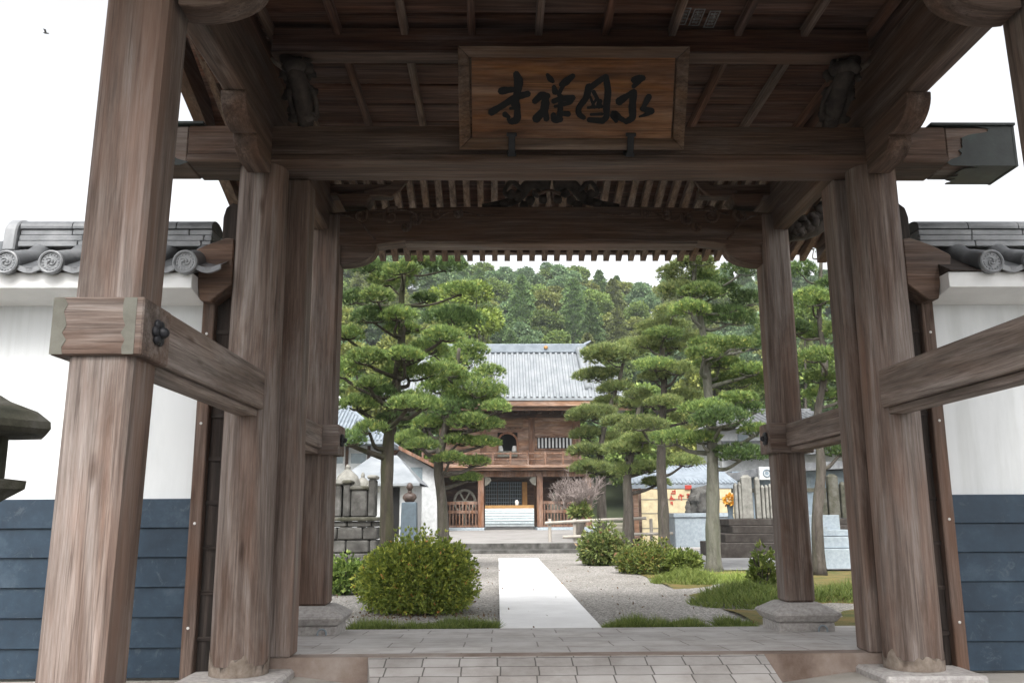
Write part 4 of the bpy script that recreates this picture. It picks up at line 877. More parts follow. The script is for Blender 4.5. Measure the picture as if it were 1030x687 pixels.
def grass(name, mat, pts, h, wd, tone=None):
    P = np.array(pts); n_ = len(P); d = np.stack([RNG.normal(0, .75, n_), RNG.normal(0, .75, n_), np.ones(n_)], 1); hv = np.array([.35+.95*max(0, .5+mnoise.noise(Vector((p_[0]*2.6, p_[1]*2.6, 5)))) for p_ in P]); d /= np.linalg.norm(d, axis=1)[:, None]
    L = (h*hv*RNG.uniform(.5, 1.2, n_))[:, None]; s_ = np.cross(d, rand_unit(n_)); s_ /= np.linalg.norm(s_, axis=1)[:, None]
    V = np.stack([P-s_*wd/2, P+s_*wd/2, P+d*L], 1).reshape(-1, 3); return tag(npmesh(name, M[mat], V, np.arange(len(V)).reshape(-1, 3), np.clip(RNG.normal(.5, .22, n_), 0, 1)), kind='stuff')
def strip_pts(x0, x1, y0, y1, n_, z=-.03, edge=True):
    out = []
    while len(out) < n_:
        x = random.uniform(x0, x1); y = random.uniform(y0, y1); t = (y-y0)/(y1-y0); e = .5+.5*mnoise.noise(Vector((x*2.1, 0, 7)))
        if t < .45+.55*e and mnoise.noise(Vector((x*3.3, y*3.3, 1))) > -.12: out.append((x, y, z))
    return out
tag(grass('grass', 'grass', strip_pts(-2.15, -.60, 2.80, 3.35, 8000, 0.0), .15, .012), 'strip of short grass along the pavement edge left of the white path', 'grass')
tag(grass('grass', 'grass', strip_pts(.56, 2.2, 2.80, 3.45, 7500, 0.0), .15, .012), 'strip of short grass along the pavement edge right of the white path', 'grass')
def mound(cx, cy, rx, ry, hh, n_):
    out = []
    while len(out) < n_:
        a = random.uniform(0, 6.28); q = math.sqrt(random.random()); out.append((cx+rx*q*math.cos(a), cy+ry*q*math.sin(a), -.03+hh*(1-q*q)*random.uniform(.5, 1)))
    return out
for i, (px, py, Y, rx, ry, hh, n_, lab) in enumerate(((748, 590, 5.6, .75, .7, .28, 5200, 'mound of long grass left of the right rear gate post'), (690, 580, 9.4, .62, .6, .22, 3200, 'tuft of bright grass beside the gravel near the clipped azalea'), (845, 590, 6.2, .9, .6, .2, 4200, 'grass growing behind the right rear gate post'), (735, 572, 9.6, .8, .7, .12, 2600, 'low bright grass in front of the lichen-trunked pine'))):
    tag(grass('grass', 'grass_bright' if i in (1, 3) else 'grass', mound(W(px, py, Y)[0], Y, rx, ry, hh, n_), .17, .013), lab, 'grass')
# leaf litter under the big azalea
P = np.array([(W(421, 600, 4.5)[0]+random.gauss(0, .55), 4.5+random.gauss(0, .22), -.02) for _ in range(900)]); V, F, t = leaf_mass(P, np.tile([0, 0, .4], (len(P), 1)), .045, .5, None, 1.2)
M['litter'] = leaf('dry_leaves', [(0, (.09, .05, .03)), (.5, (.18, .11, .06)), (1, (.28, .2, .12))])
P2_ = np.array([(random.uniform(-3.2, 4), random.uniform(2.9, 14), .012) for _ in range(260)]+[(random.uniform(-2.2, 2.3), random.uniform(.5, 2.6), .16-.03*0) for _ in range(0)]); V2_, F2_, t2_ = leaf_mass(P2_, np.tile([0, 0, .3], (len(P2_), 1)), .05, .5, None, 1.2); F = np.concatenate([F, F2_+len(V)]); V = np.concatenate([V, V2_]); t = np.concatenate([t, t2_])
tag(npmesh('leaf_litter', M['litter'], V, F, t), 'dry brown leaves scattered on the gravel around the big azalea bush', 'fallen leaves', kind='stuff')

# bare plum tree
def bare_tree(label, base, h, seed):
    T = thing('bare_tree', label, 'tree', base); rr = random.Random(seed); tw = MB(); tr = MB()
    def grow(p, d, L, r_, lv):
        pts = [p]; q = Vector(p); dd = Vector(d)
        for k in range(4): dd = (dd+Vector((rr.uniform(-.25, .25), rr.uniform(-.25, .25), rr.uniform(-.08, .16)))).normalized(); q = q+dd*L/4; pts.append(tuple(q))
        (tr if lv < 1 else tw).tube(pts, [r_, r_*.6], 6 if lv < 2 else 4)
        if lv < 5:
            for k in range(4 if lv else 6):
                i = rr.choice((2, 3, 4, 4)); nd = (dd+Vector((rr.uniform(-1, 1), rr.uniform(-1, 1), rr.uniform(-.25, .6)))).normalized(); grow(pts[i], nd, L*rr.uniform(.6, .85), max(.008, r_*.55), lv+1)
    grow(base, (0, 0, 1), h*.36, .12, 0)
    tr.build('trunk', M['barkmoss'], T); tw.build('branches', M['twig'], T)
bare_tree('leafless grey plum tree with tangled twigs in front of the far temple gate', (W(583, 530, 26)[0], 26, .2), 2.6, 4)
T = shrub('fern', 'yellow-green fern tuft growing on the stump by the leafless plum tree', 'fern', (W(583, 508, 25.3)[0], 25.3, 1.25), (.38, .35, .4), 'nandina', 500, .22, .25, lobes=4, stems=False, zmin=-.2)
b = MB(); sx0 = W(582, 530, 25.3)[0]; b.tube([(sx0, 25.3, .1), (sx0, 25.3, .6), (sx0+.05, 25.3, 1.0)], [.24, .2, .18], 10); tag(b.build('tree_stump', M['bark'], smooth=True), 'grey tree stump with a fern on top beside the bamboo rail', 'stump')

# ------------------------------------------------------------------ bamboo rail fence
T = thing('bamboo_fence', 'low bamboo rail fence on posts crossing behind the nandina bush', 'fence', (W(620, 545, 23.4)[0], 23.4, 0))
for py0, py1, xa, xb in ((526, 521, 548, 650), (540, 536, 566, 690)): b = MB(); b.tube([W(xa, py0, 23.4), W((xa+xb)/2, (py0+py1)/2-.5, 23.4), W(xb, py1, 23.4)], .05, 8); b.build('rail', M['bamboo'], T)
for px in (553, 578, 616, 655, 688): x = W(px, 530, 23.5)[0]; b = MB(); b.tube([(x, 23.5, -.1), (x, 23.5, W(px, 523, 23.5)[2]+.05)], .055, 8); b.build('post', M['bamboo'], T)

# ------------------------------------------------------------------ left stone grave terrace, lanterns, bust
def stones(x0, x1, y0, y1, z0, z1, row, bw, rr, b):
    z = z0
    while z < z1-.02:
        h = min(row*rr.uniform(.8, 1.2), z1-z); x = x0
        while x < x1-.02:
            w_ = min(bw*rr.uniform(.6, 1.4), x1-x); b.box(x+.01, x+w_-.01, y0+rr.uniform(0, .06), y1, z+.008, z+h-.008, bev=.025); x += w_
        z += h
rr = random.Random(3)
Y0 = 12.6; xl = W(322, 540, Y0)[0]; xr = W(379, 540, Y0)[0]
T = thing('stone_terrace', 'old mossy stone block terrace wall left of the mossy-trunked pine', 'stone wall', ((xl+xr)/2, Y0, 0)); b = MB(); stones(xl, xr, Y0, Y0+.8, -.05, W(350, 524, Y0)[2], .26, .42, rr, b); b.build('block_wall', M['oldstone'], T)
b = MB(); b.box(xl, xr+.04, Y0-.05, Y0+.85, W(350, 524, Y0)[2]+.002, W(350, 521, Y0)[2]+.02, bev=.02); b.build('coping', M['mossstone'], T)
zt = W(350, 521, Y0)[2]+.02
Yb = 12.9
for i, (pa, pb, pt, lab) in enumerate(((334, 344, 488, 'narrow old stone slab at the left end on the mossy terrace'), (346, 353, 487, 'rough mossy-capped slab second from left on the mossy terrace'), (354, 370, 493, 'broad stone trough with brown moss rim on the mossy terrace'), (371, 378, 482, 'slim pale stone pillar at the right end on the mossy terrace'))):
    x0, x1 = W(pa, 500, Yb)[0], W(pb, 500, Yb)[0]; z1 = W(pa, pt, Yb)[2]
    T = thing('stone_slab', lab, 'stone', ((x0+x1)/2, Yb, zt)); b = MB(); b.box(x0, x1, Yb-.12, Yb+.3, zt+.002, z1, bev=.03); b.build('slab', M['oldstone'], T)
    b = MB(); b.box(x0-.03, x1+.03, Yb-.16, Yb+.34, z1+.002, z1+.09, bev=.03); b.build('cap', M['mossstone'] if i in (1, 2) else M['palestone'], T)
for (px, pt, pb, Y, sc_, lab) in ((350, 472, 492, 14.2, 1.0, 'large round-capped stone lantern above the mossy terrace, leftmost'), (365, 480, 497, 15.0, .75, 'middle round-capped stone lantern above the mossy terrace'), (374, 485, 500, 14.6, .6, 'smallest pale stone lantern above the mossy terrace, rightmost')):
    x, _, z = W(px, pt, Y); r_ = .30*sc_
    T = thing('stone_lantern', lab, 'lantern', (x, Y, .0)); b = MB(); b.lathe([(r_*1.0, z-.40*sc_), (r_*1.02, z-.32*sc_), (r_*.8, z-.16*sc_), (r_*.35, z-.04*sc_), (r_*.2, z+.0), (r_*.22, z+.06), (.02, z+.12)], (x, Y, 0), 14); b.build('cap', M['palestone'], T, smooth='auto')
    b = MB(); b.lathe([(r_*.55, z-.85*sc_), (r_*.6, z-.6*sc_), (r_*.55, z-.40*sc_)], (x, Y, 0), 12); b.build('light_chamber', M['mossstone'], T)
    b = MB(); b.lathe([(r_*.8, 0), (r_*.5, .15), (r_*.45, z-1.0*sc_), (r_*.85, z-.86*sc_)], (x, Y, 0), 12); b.build('shaft', M['oldstone'], T)
# bust
Yb = 17.5; bx, _, bz = W(412, 505, Yb); T = thing('pedestal', 'slate blue stone pedestal under the bronze bust', 'pedestal', (bx, Yb, 0)); b = MB(); b.hexa([(bx-.24, Yb-.2, 0), (bx+.24, Yb-.2, 0), (bx+.24, Yb+.2, 0), (bx-.24, Yb+.2, 0)], [(bx-.2, Yb-.18, bz), (bx+.2, Yb-.18, bz), (bx+.2, Yb+.18, bz), (bx-.2, Yb+.18, bz)], bev=.02); b.build('block', M['pedestal'], T)
b = MB(); b.blob((bx, Yb, bz+.13), (.19, .12, .13), 10, .1, 2); b.hexa([(bx-.12, Yb-.08, bz+.002), (bx+.12, Yb-.08, bz+.002), (bx+.12, Yb+.08, bz+.002), (bx-.12, Yb+.08, bz+.002)], [(bx-.17, Yb-.1, bz+.14), (bx+.17, Yb-.1, bz+.14), (bx+.17, Yb+.1, bz+.14), (bx-.17, Yb+.1, bz+.14)], bev=.02)
b.tube([(bx, Yb, bz+.2), (bx, Yb-.01, bz+.33)], [.07, .055], 10); b.blob((bx, Yb-.02, bz+.41), (.085, .1, .115), 10, .08, 3); b.blob((bx, Yb-.12, bz+.40), (.016, .025, .03), 6, 0)
for e in (-1, 1): b.blob((bx+e*.085, Yb, bz+.40), (.014, .025, .03), 6, 0)
tag(b.build('bust_statue', M['bronze'], smooth=True), 'brown bronze bust of a bald figure on the slate blue pedestal', 'statue')

# ------------------------------------------------------------------ buildings
def tiled_slope(b, a0, a1, t0, t1, n_, r_):       # rows of round tiles from eave edge a0-a1 up to top edge t0-t1
    for k in range(n_+1):
        t = k/n_; p = Vector(a0).lerp(Vector(a1), t); q = Vector(t0).lerp(Vector(t1), t); b.tube([p, (p+q)/2-Vector((0, 0, (p-q).length*.03)), q], r_, 6)
def hip_roof(name, x0, x1, y0, y1, ze, rx0, rx1, ry, zr, mat, parent, rows, r_=.07, eave=.18):
    b = MB(); e = [(x0, y0, ze), (x1, y0, ze), (x1, y1, ze), (x0, y1, ze)]; rd = [(rx0, ry, zr), (rx1, ry, zr)]
    lo = [(p[0], p[1], p[2]-eave) for p in e]
    b._add(e+rd+lo, [(0, 1, 5, 4), (1, 2, 5), (2, 3, 4, 5), (3, 0, 4), (6, 7, 1, 0), (7, 8, 2, 1), (8, 9, 3, 2), (9, 6, 0, 3), (9, 8, 7, 6)])
    n_ = rows
    for k in range(n_+1):
        t = k/n_; x = x0+(x1-x0)*t
        if x < rx0: f = (x-x0)/(rx0-x0+1e-6)
        elif x > rx1: f = (x1-x)/(x1-rx1+1e-6)
        else: f = 1
        if f < .04: continue
        b.tube([(x, y0, ze+.02), (x, y0+(ry-y0)*f, ze+(zr-ze)*f+.02)], r_, 6)
    n2 = max(2, int(rows*(y1-y0)/(x1-x0)))
    for k in range(1, n2):
        y = y0+(y1-y0)*k/n2; f = (y-y0)/(ry-y0) if y < ry else (y1-y)/(y1-ry)
        b.tube([(x1, y, ze+.02), (x1+(rx1-x1)*f, y, ze+(zr-ze)*f+.02)], r_, 6); b.tube([(x0, y, ze+.02), (x0+(rx0-x0)*f, y, ze+(zr-ze)*f+.02)], r_, 6)
    for p in ((e[0], rd[0]), (e[1], rd[1])): b.tube([p[0], p[1]], r_*1.7, 8)
    b.box(rx0-.1, rx1+.1, ry-.14, ry+.14, zr-.02, zr+.22, bev=.03)
    return b.build(name, mat, parent, smooth='auto')

# --- two-storey gate far down the path
Y = 40.0
def wx(px): return W(px, 470, Y)[0]
def wz(py): return W(513, py, Y)[2]
cx = .09
T = thing('two_storey_gate', 'two-storey brown timber temple gate with pale tiled roof at the end of the path', 'gate', (cx, Y, .4)); RT = T
zg = wz(534); half = 4.3
# base
for s in (-1, 1):
    x0, x1 = sorted((cx+s*1.37, cx+s*(half+.2))); b = MB(); b.box(x0, x1, Y-.25, Y+4.2, .2, zg+.18, bev=.02); b.build('stone_base', M['granite_blue'], T)
    for px_off in (1.55, 4.1):
        bxm = cx+s*px_off; b = MB(); b.box(bxm-.16, bxm+.16, Y-.05, Y+.27, zg+.182, wz(474), bev=.02); b.build('post', M['rworange'] if s < 0 and px_off < 2 else M['rw'], T)
        b = MB(); b.box(bxm-.16, bxm+.16, Y+3.6, Y+3.9, zg+.182, wz(474), bev=.02); b.build('post', M['rw'], T)
    x0, x1 = sorted((cx+s*1.73, cx+s*3.92))
    b = MB(); b.box(x0, x1, Y+1.5, Y+1.6, zg+.18, wz(474)); b.build('bay_wall', M['rwd'], T)
    b = MB(); b.box(x0, x1, Y+.02, Y+.12, wz(507), wz(504)); b.box(x0, x1, Y+.02, Y+.12, wz(516), wz(513)); b.box(x0, x1, Y+.02, Y+.12, wz(530), wz(528))
    k = 0
    while x0+.06+k*.17 < x1: xx = x0+.06+k*.17; b.box(xx-.03, xx+.03, Y+.04, Y+.10, wz(529), wz(506)); k += 1
    b.build('picket_rail', M['rw'], T)
    b = MB(); xn = cx+s*1.35; b.prism([(xn-s*.0, wz(479)), (xn-s*.28, wz(480)), (xn-s*.36, wz(483)), (xn-s*.2, wz(487)), (xn, wz(489))], 'y', Y, Y+.16, bev=.02); b.build('carved_nose', M['endpaint'], T)
b = MB(); b.box(cx-half, cx+half, Y-.02, Y+.3, wz(479.5), wz(473.5), bev=.02); b.build('lower_beam', M['rw'], T)
b = MB(); b.box(cx-half-.4, cx+half+.4, Y-.6, Y+4.2, wz(471), wz(468), bev=.02); b.box(cx-half-.3, cx+half+.3, Y-.45, Y+4.1, wz(473.2), wz(471.2)); b.build('balcony_deck', M['rwx'], T)
b = MB(); b.box(cx-half-.35, cx+half+.35, Y-.55, Y-.47, wz(457.5), wz(456), bev=.01); b.box(cx-half-.35, cx+half+.35, Y-.54, Y-.48, wz(463), wz(462), bev=.01)
for k in range(11): xx = cx-half-.3+k*(2*half+.6)/10; b.box(xx-.05, xx+.05, Y-.56, Y-.46, wz(468), wz(455), bev=.01)
b.build('balcony_rail', M['rw'], T)
b = MB()
# upper wall with arched opening left of the centre post, done as pieces
yw = Y+.5; xa0, xa1 = wx(500.5), wx(521); ztop, zbot = wz(436), wz(458)
b.box(cx-half+.5, xa0, yw, yw+.12, wz(467.8), wz(418)); b.box(xa1, cx+half-.5, yw, yw+.12, wz(467.8), wz(418)); b.box(xa0+.001, xa1-.001, yw, yw+.12, wz(467.8), zbot); b.box(xa0+.001, xa1-.001, yw, yw+.12, wz(434), wz(418)); b.build('upper_wall', M['rwx'], T)
xm = (xa0+xa1)/2; hw = (xa1-xa0)/2
def archpts(k, z0): return [(xm-hw*k, z0)]+[(xm-hw*k*math.cos(a), wz(445)+(wz(434.5)-wz(445))*math.sin(a)*k) for a in np.linspace(0, math.pi, 11)]+[(xm+hw*k, z0)]
out = archpts(1.1, zbot); inn = archpts(.9, zbot); b = MB()
for i in range(len(out)-1):
    (a, c), (d, e) = out[i], out[i+1]; (f, g), (h, k2) = inn[i], inn[i+1]
    b.hexa([(a, yw-.06, c), (f, yw-.06, g), (f, yw-.005, g), (a, yw-.005, c)], [(d, yw-.06, e), (h, yw-.06, k2), (h, yw-.005, k2), (d, yw-.005, e)])
b.build('arched_frame', M['rworange'], T)
b = MB(); b.box(xa0-.3, xa1+.3, yw+.9, yw+1, wz(468), wz(425)); b.build('dark_interior', M['dark'], T)
b = MB()
for px in (503.5, 518): b.lathe([(.12, 0), (.16, .2), (.13, .42), (.09, .55)], (wx(px), yw+.4, wz(457.5)), 10)
b.build('white_figure', M['white'], T)
b = MB(); b.box(xa0, xa1, yw-.1, yw-.06, wz(459), wz(453), bev=.01); b.build('grille', M['endpaint'], T)
for px in (486, 535.5, 580): b = MB(); x = wx(px); b.box(x-.16, x+.16, yw-.08, yw+.1, wz(467.8), wz(417), bev=.02); b.build('upper_post', M['rw'], T)
b = MB(); x0, x1 = wx(496.5), wx(526.5); b.prism([(x0, wz(421)), (x1, wz(421)), (x1, wz(429.5))]+[(x1+(x0-x1)*k/12, wz(430.5 if k % 2 else 429)) for k in range(1, 12)]+[(x0, wz(429.5))], 'y', yw-.16, yw-.10, bev=.01); o = b.build('name_board', M['sign_frame'], T)
x0, x1 = wx(541), wx(575.5); b = MB(); b.box(x0, x1, yw-.03, yw-.004, wz(450.5), wz(439.5)); o = b.build('lattice_window', M['dark'], T); b = MB(); k = 0
while x0+.09+k*.19 < x1: xx = x0+.09+k*.19; b.box(xx-.045, xx+.045, yw-.08, yw-.031, wz(450), wz(440)); k += 1
b.build('bar', M['offwhite'], o)
b = MB(); b.box(x0-.1, x1+.1, yw-.09, yw-.02, wz(439.3), wz(438), bev=.005); b.box(x0-.1, x1+.1, yw-.09, yw-.02, wz(452), wz(450.6), bev=.005); b.build('window_sill', M['rw'], T)
b = MB()
for k in range(14): x = cx-half+.2+k*(2*half-.4)/13; b.box(x-.12, x+.12, yw-.7, yw-.05, wz(416), wz(410), bev=.02)
b.box(cx-half, cx+half, yw-.3, yw+3, wz(419), wz(412)); b.build('eave_bracket', M['rwd'], T)
# upper roof
ze = wz(403.2)-.1; zr = wz(345)-1.0
ro = hip_roof('roof', cx-6.6, cx+6.6, Y-1.9, Y+5.0, ze, cx-4.15, cx+4.2, Y+1.6, W(513, 354, Y+1.6)[2], M['tile_white'], T, 43, .085, .12)
b = MB(); b.box(cx-6.5, cx+6.5, Y-1.85, Y-1.7, ze-.42, ze-.125, bev=.02); b.box(cx-6.3, cx+6.3, Y-1.6, Y-1.5, ze-.6, ze-.42); b.build('fascia', M['rwx'], T)
b = MB(); zrr = W(513, 354, Y+1.6)[2]; b.box(cx-4.2, cx+4.3, Y+1.35, Y+1.85, zrr-.1, zrr+.42, bev=.05); b.tube([(cx+4.25, Y+1.6, zrr+.42), (cx+4.6, Y+1.6, zrr+.62)], [.1, .04], 8); b.tube([(cx-4.25, Y+1.6, zrr+.42), (cx-4.6, Y+1.6, zrr+.62)], [.1, .04], 8); b.build('ridge', M['tile_blue'], ro)
b = MB(); b.blob((W(549, 349, Y+1.3)[0], Y+1.3, zrr+.2), (.12, .05, .1), 6, 0); b.build('gold_crest', M['ochre'], ro)
for s in (-1, 1): b = MB(); b.tube([(cx+s*3.9, Y+1.4, zrr+.1), (cx+s*4.0, Y-.2, zrr-1.45), (cx+s*4.1, Y-1.3, ze+.5)], [.2, .2, .24], 8); b.build('descending_ridge', M['tile_white'], ro, smooth=True)
# wheel and statue in the bays, white steps and hall behind the gate
wxx, wzz = wx(467), wz(504); b = MB(); b.tube([(wxx+.55*math.cos(a), Y+.75, wzz+.6*math.sin(a)) for a in np.linspace(0, 2*math.pi, 25)], .07, 8, caps=False)
for k in range(6): a = k*math.pi/3; b.tube([(wxx+.1*math.cos(a), Y+.75, wzz+.1*math.sin(a)), (wxx+.53*math.cos(a), Y+.75, wzz+.57*math.sin(a))], .05, 6)
b.blob((wxx, Y+.75, wzz), (.14, .1, .14), 6, 0); b.box(wxx-.08, wxx+.08, Y+.65, Y+.85, zg+.182, wzz-.5); tag(b.build('spoked_wheel', M['endpaint']), 'pale spoked wheel standing in the left bay of the two-storey gate', 'wheel')
b = MB(); sxx = wx(558); b.lathe([(.34, zg+.182), (.3, zg+.6), (.34, zg+1.1), (.26, zg+1.5), (.1, zg+1.62), (.15, zg+1.72), (.15, zg+1.88), (.05, zg+1.98)], (sxx, Y+.8, 0), 14); b.tube([(sxx+.25, Y+.8, zg+1.4), (sxx+.42, Y+.7, zg+1.1), (sxx+.3, Y+.5, zg+.95)], [.09, .06], 8); b.tube([(sxx-.25, Y+.8, zg+1.4), (sxx-.44, Y+.7, zg+1.2), (sxx-.36, Y+.5, zg+1.5)], [.09, .06], 8)
tag(b.build('guardian_statue', M['endpaint'], smooth=True), 'pale grey standing guardian statue in the right bay of the two-storey gate', 'statue')
Yh = 54.0
def hx(px): return W(px, 500, Yh)[0]
def hzz(py): return W(513, py, Yh)[2]
T = thing('main_hall', 'dark lattice-doored temple hall with white steps seen through the two-storey gate', 'hall', (hx(513), Yh, .4))
b = MB(); n_ = 7; zz0, zz1 = .45, hzz(511.5); 
for k in range(n_): b.box(hx(484), hx(545), Yh-4.4+k*.55, Yh, zz0+(zz1-zz0)*k/n_, zz0+(zz1-zz0)*(k+1)/n_-.004, bev=.01)
b.build('step_riser', M['granite_blue'], T); b = MB()  # risers coloured darker than the nosings, shading put into the colour

for k in range(n_): b.box(hx(483.5), hx(545.5), Yh-4.5+k*.55, Yh-4.405+k*.55, zz0+(zz1-zz0)*(k+1)/n_-.13, zz0+(zz1-zz0)*(k+1)/n_, bev=.006)
b.build('steps', M['step_white'], T)
b = MB(); b.box(hx(470), hx(560), Yh+.02, Yh+1.5, hzz(512), hzz(508)); b.build('veranda', M['ochre'], T)
b = MB(); b.box(hx(470), hx(560), Yh+1.6, Yh+1.7, hzz(509), hzz(470)); b.build('wall', M['rwd'], T)
for k in range(3):
    x0 = hx(488+k*12.6); x1 = hx(488+(k+1)*12.6)-.04; b = MB(); b.box(x0, x1, Yh+1.53, Yh+1.59, hzz(509.5), hzz(483)); o = b.build('lattice_door', M['dark'], T); b = MB()
    for j in range(7): xx = x0+.04+j*(x1-x0-.08)/6; b.box(xx-.018, xx+.018, Yh+1.5, Yh+1.528, hzz(509), hzz(484))
    for j in range(7): zz = hzz(508.5)+(hzz(484.5)-hzz(508.5))*j/6; b.box(x0, x1, Yh+1.488, Yh+1.499, zz-.018, zz+.018)
    b.build('lattice', M['bluegrey'], o)
b = MB(); b.box(hx(526), hx(531), Yh+1.45, Yh+1.6, hzz(509), hzz(484)); b.build('orange_post', M['ochre'], T)
b = MB(); b.box(hx(470), hx(560), Yh-.6, Yh+4, hzz(476), hzz(472)); b.build('eave', M['rwd'], T)
b = MB(); b.lathe([(.1, 0), (.13, .2), (.08, .35)], (hx(520), Yh+.6, hzz(508)+.002), 10); tag(b.build('white_jar', M['white']), 'small white jar on the hall veranda seen through the gate opening', 'jar')

# --- left house with hipped tile roof and lower roofs
Y = 33.0
T = thing('white_house', 'white walled house with grey hipped tile roof behind the left stone lanterns', 'house', (W(345, 480, Y)[0], Y, .3))
xa, xb = W(318, 460, Y)[0], W(374, 460, Y)[0]; b = MB(); b.box(xa, xb, Y, Y+5, .2, W(340, 444, Y)[2]); b.build('wall', M['offwhite'], T)
for px in (349, 371): x = W(px, 460, Y)[0]; b = MB(); b.box(x-.07, x+.07, Y-.05, Y-.003, .2, W(340, 445, Y)[2]); b.build('timber_post', M['rwd'], T)
for pa, pb in ((330, 345), (353, 368)): b = MB(); b.box(W(pa, 460, Y)[0], W(pb, 460, Y)[0], Y-.04, Y-.004, W(340, 466, Y)[2], W(340, 456, Y)[2]); b.build('window', M['glass'], T)
hip_roof('roof', xa-1, xb+.9, Y-1.2, Y+6, W(340, 446, Y)[2], W(340, 420, Y)[0]-.1, W(340, 420, Y)[0]+.1, Y+2.4, W(340, 411, Y+2.4)[2], M['tile_blue'], T, 26, .06, .12)
b = MB(); xx = W(341, 412, Y+2.4)[0]; zz = W(341, 411, Y+2.4)[2]; b.lathe([(.22, zz), (.2, zz+.15), (.26, zz+.2), (.2, zz+.35), (.03, zz+.6)], (xx, Y+2.4, 0), 10); b.build('roof_finial', M['offwhite'], T)
Y = 29.0
T = thing('low_house', 'low house with pale sloping tin roof left of the slender leaning pine', 'house', (W(375, 490, Y)[0], Y, .3))
xa, xb = W(345, 480, Y)[0], W(416, 480, Y)[0]; b = MB(); b.box(xa, xb, Y, Y+4, .2, W(375, 486, Y)[2]); b.build('wall', M['offwhite'], T)
b = MB(); ze_, zr_ = W(375, 486, Y-.6)[2], W(375, 458, Y+2)[2]; b._add([(xa-.3, Y-.6, ze_), (xb+.3, Y-.6, ze_), (xb-.9, Y+2, zr_), (xa+.9, Y+2, zr_), (xa-.3, Y-.6, ze_-.1), (xb+.3, Y-.6, ze_-.1), (xb+.3, Y+4.3, ze_), (xa-.3, Y+4.3, ze_)], [(0, 1, 2, 3), (4, 5, 1, 0), (1, 6, 2), (0, 3, 7), (3, 2, 6, 7), (5, 4, 7, 6)]); b.build('roof', M['tile_white'], T)
b = MB(); b.box(W(392, 500, Y)[0], W(402, 500, Y)[0], Y-.05, Y-.004, .4, W(395, 490, Y)[2]); b.build('door', M['dark'], T)
Y = 36.0
T = thing('gabled_house', 'white gabled house with reddish bargeboard between the two left pines', 'house', (W(420, 480, Y)[0], Y, .4)); xa, xb = W(398, 470, Y)[0], W(440, 470, Y)[0]; xm_ = W(402, 470, Y)[0]
b = MB(); b.prism([(xa, .2), (xb, .2), (xb, W(410, 474, Y)[2]), (xm_, W(410, 452, Y)[2]), (xa, W(410, 458, Y)[2])], 'y', Y, Y+5); b.build('wall', M['offwhite'], T)
b = MB(); b.prism([(xa-.4, W(410, 457, Y)[2]), (xm_, W(410, 449, Y)[2]), (xb+.5, W(410, 474, Y)[2]), (xb+.5, W(410, 477, Y)[2]), (xm_, W(410, 453, Y)[2]), (xa-.4, W(410, 461, Y)[2])], 'y', Y-.5, Y+5.4); b.build('roof', M['rworange'], T)
b = MB(); b.box(W(413, 470, Y)[0], W(425, 470, Y)[0], Y-.05, Y-.003, W(410, 484, Y)[2], W(410, 470, Y)[2]); b.build('window', M['glass'], T)

# --- right: yellow fence wall with red lettering, grey roofed shed, granite grave, rock, flowers
Y = 27.0
T = thing('yellow_wall', 'cream yellow panel wall with red lettering behind the granite slab', 'wall', (W(690, 520, Y)[0], Y, 0)); xa, xb = W(643, 520, Y)[0], W(741, 520, Y)[0]; z1 = W(690, 492, Y)[2]
b = MB(); b.box(xa, xb, Y, Y+.12, 0, z1, bev=.005); b.build('panel', M['yellow'], T)
for py in (497, 511, 526): b = MB(); zz = W(690, py+5, Y)[2]; b.box(xa, xb, Y-.012, Y-.002, zz-.015, zz+.015); b.build('seam', M['endpaint'], T)
for px in (644, 699, 740): b = MB(); x = W(px, 520, Y)[0]; b.box(x-.05, x+.05, Y-.06, Y-.013, 0, z1+.05); b.build('post', M['rwd'], T)
b = MB(); rr = random.Random(8)
for cxp, cyp, hh in ((676, 498, 7), (676, 505, 6), (684, 501, 8), (690, 501, 8), (697, 499, 9), (697, 505, 6)):
    for k in range(4):
        x0, _, z0 = W(cxp+rr.uniform(-3, 1), cyp-1.5+rr.uniform(-3, 3), Y-.02); L = rr.uniform(.08, .2)
        if k % 2: b.box(x0, x0+L, Y-.02, Y-.013, z0-.022, z0+.022)
        else: b.box(x0+L/2-.02, x0+L/2+.02, Y-.022, Y-.0135, z0-L*.55, z0+L*.55)
b.build('red_lettering', M['redpaint'], T)
b = MB(); x0, _, z0 = W(722-30, 491, Y-.03); b.box(x0-.12, x0+.14, Y-.06, Y-.03, z0-.05, z0+.12, bev=.01); b.build('red_sign', M['redpaint'], T)
Y = 31.0
T = thing('grey_roofed_shed', 'low shed with corrugated blue-grey roof behind the yellow wall', 'shed', (W(690, 490, Y)[0], Y, .2)); xa, xb = W(632, 480, Y)[0], W(738, 480, Y)[0]
b = MB(); b.box(xa+.2, xb-.2, Y, Y+3, .0, W(765, 487, Y)[2]); b.build('wall', M['rwx'], T)
b = MB(); a0, a1 = (xa, Y-.5, W(640, 486, Y-.5)[2]), (xb, Y-.5, W(735, 486, Y-.5)[2]); t0, t1 = (xa+.3, Y+2, W(650, 468, Y+2)[2]), (xb-.2, Y+2, W(730, 468, Y+2)[2]); b._add([a0, a1, t1, t0], [(0, 1, 2, 3)]); tiled_slope(b, a0, a1, t0, t1, 24, .06); b.box(xa, xb, Y-.5, Y-.4, a0[2]-.22, a0[2]-.05); b.build('roof', M['tile_blue'], T)
Y = 23.0
T = thing('granite_monument', 'wide pale blue granite monument base behind the straight grey pine', 'monument', (W(705, 540, Y)[0], Y, 0)); xa, xb = W(679, 530, Y)[0], W(733, 530, Y)[0]; zt = W(700, 516, Y)[2]
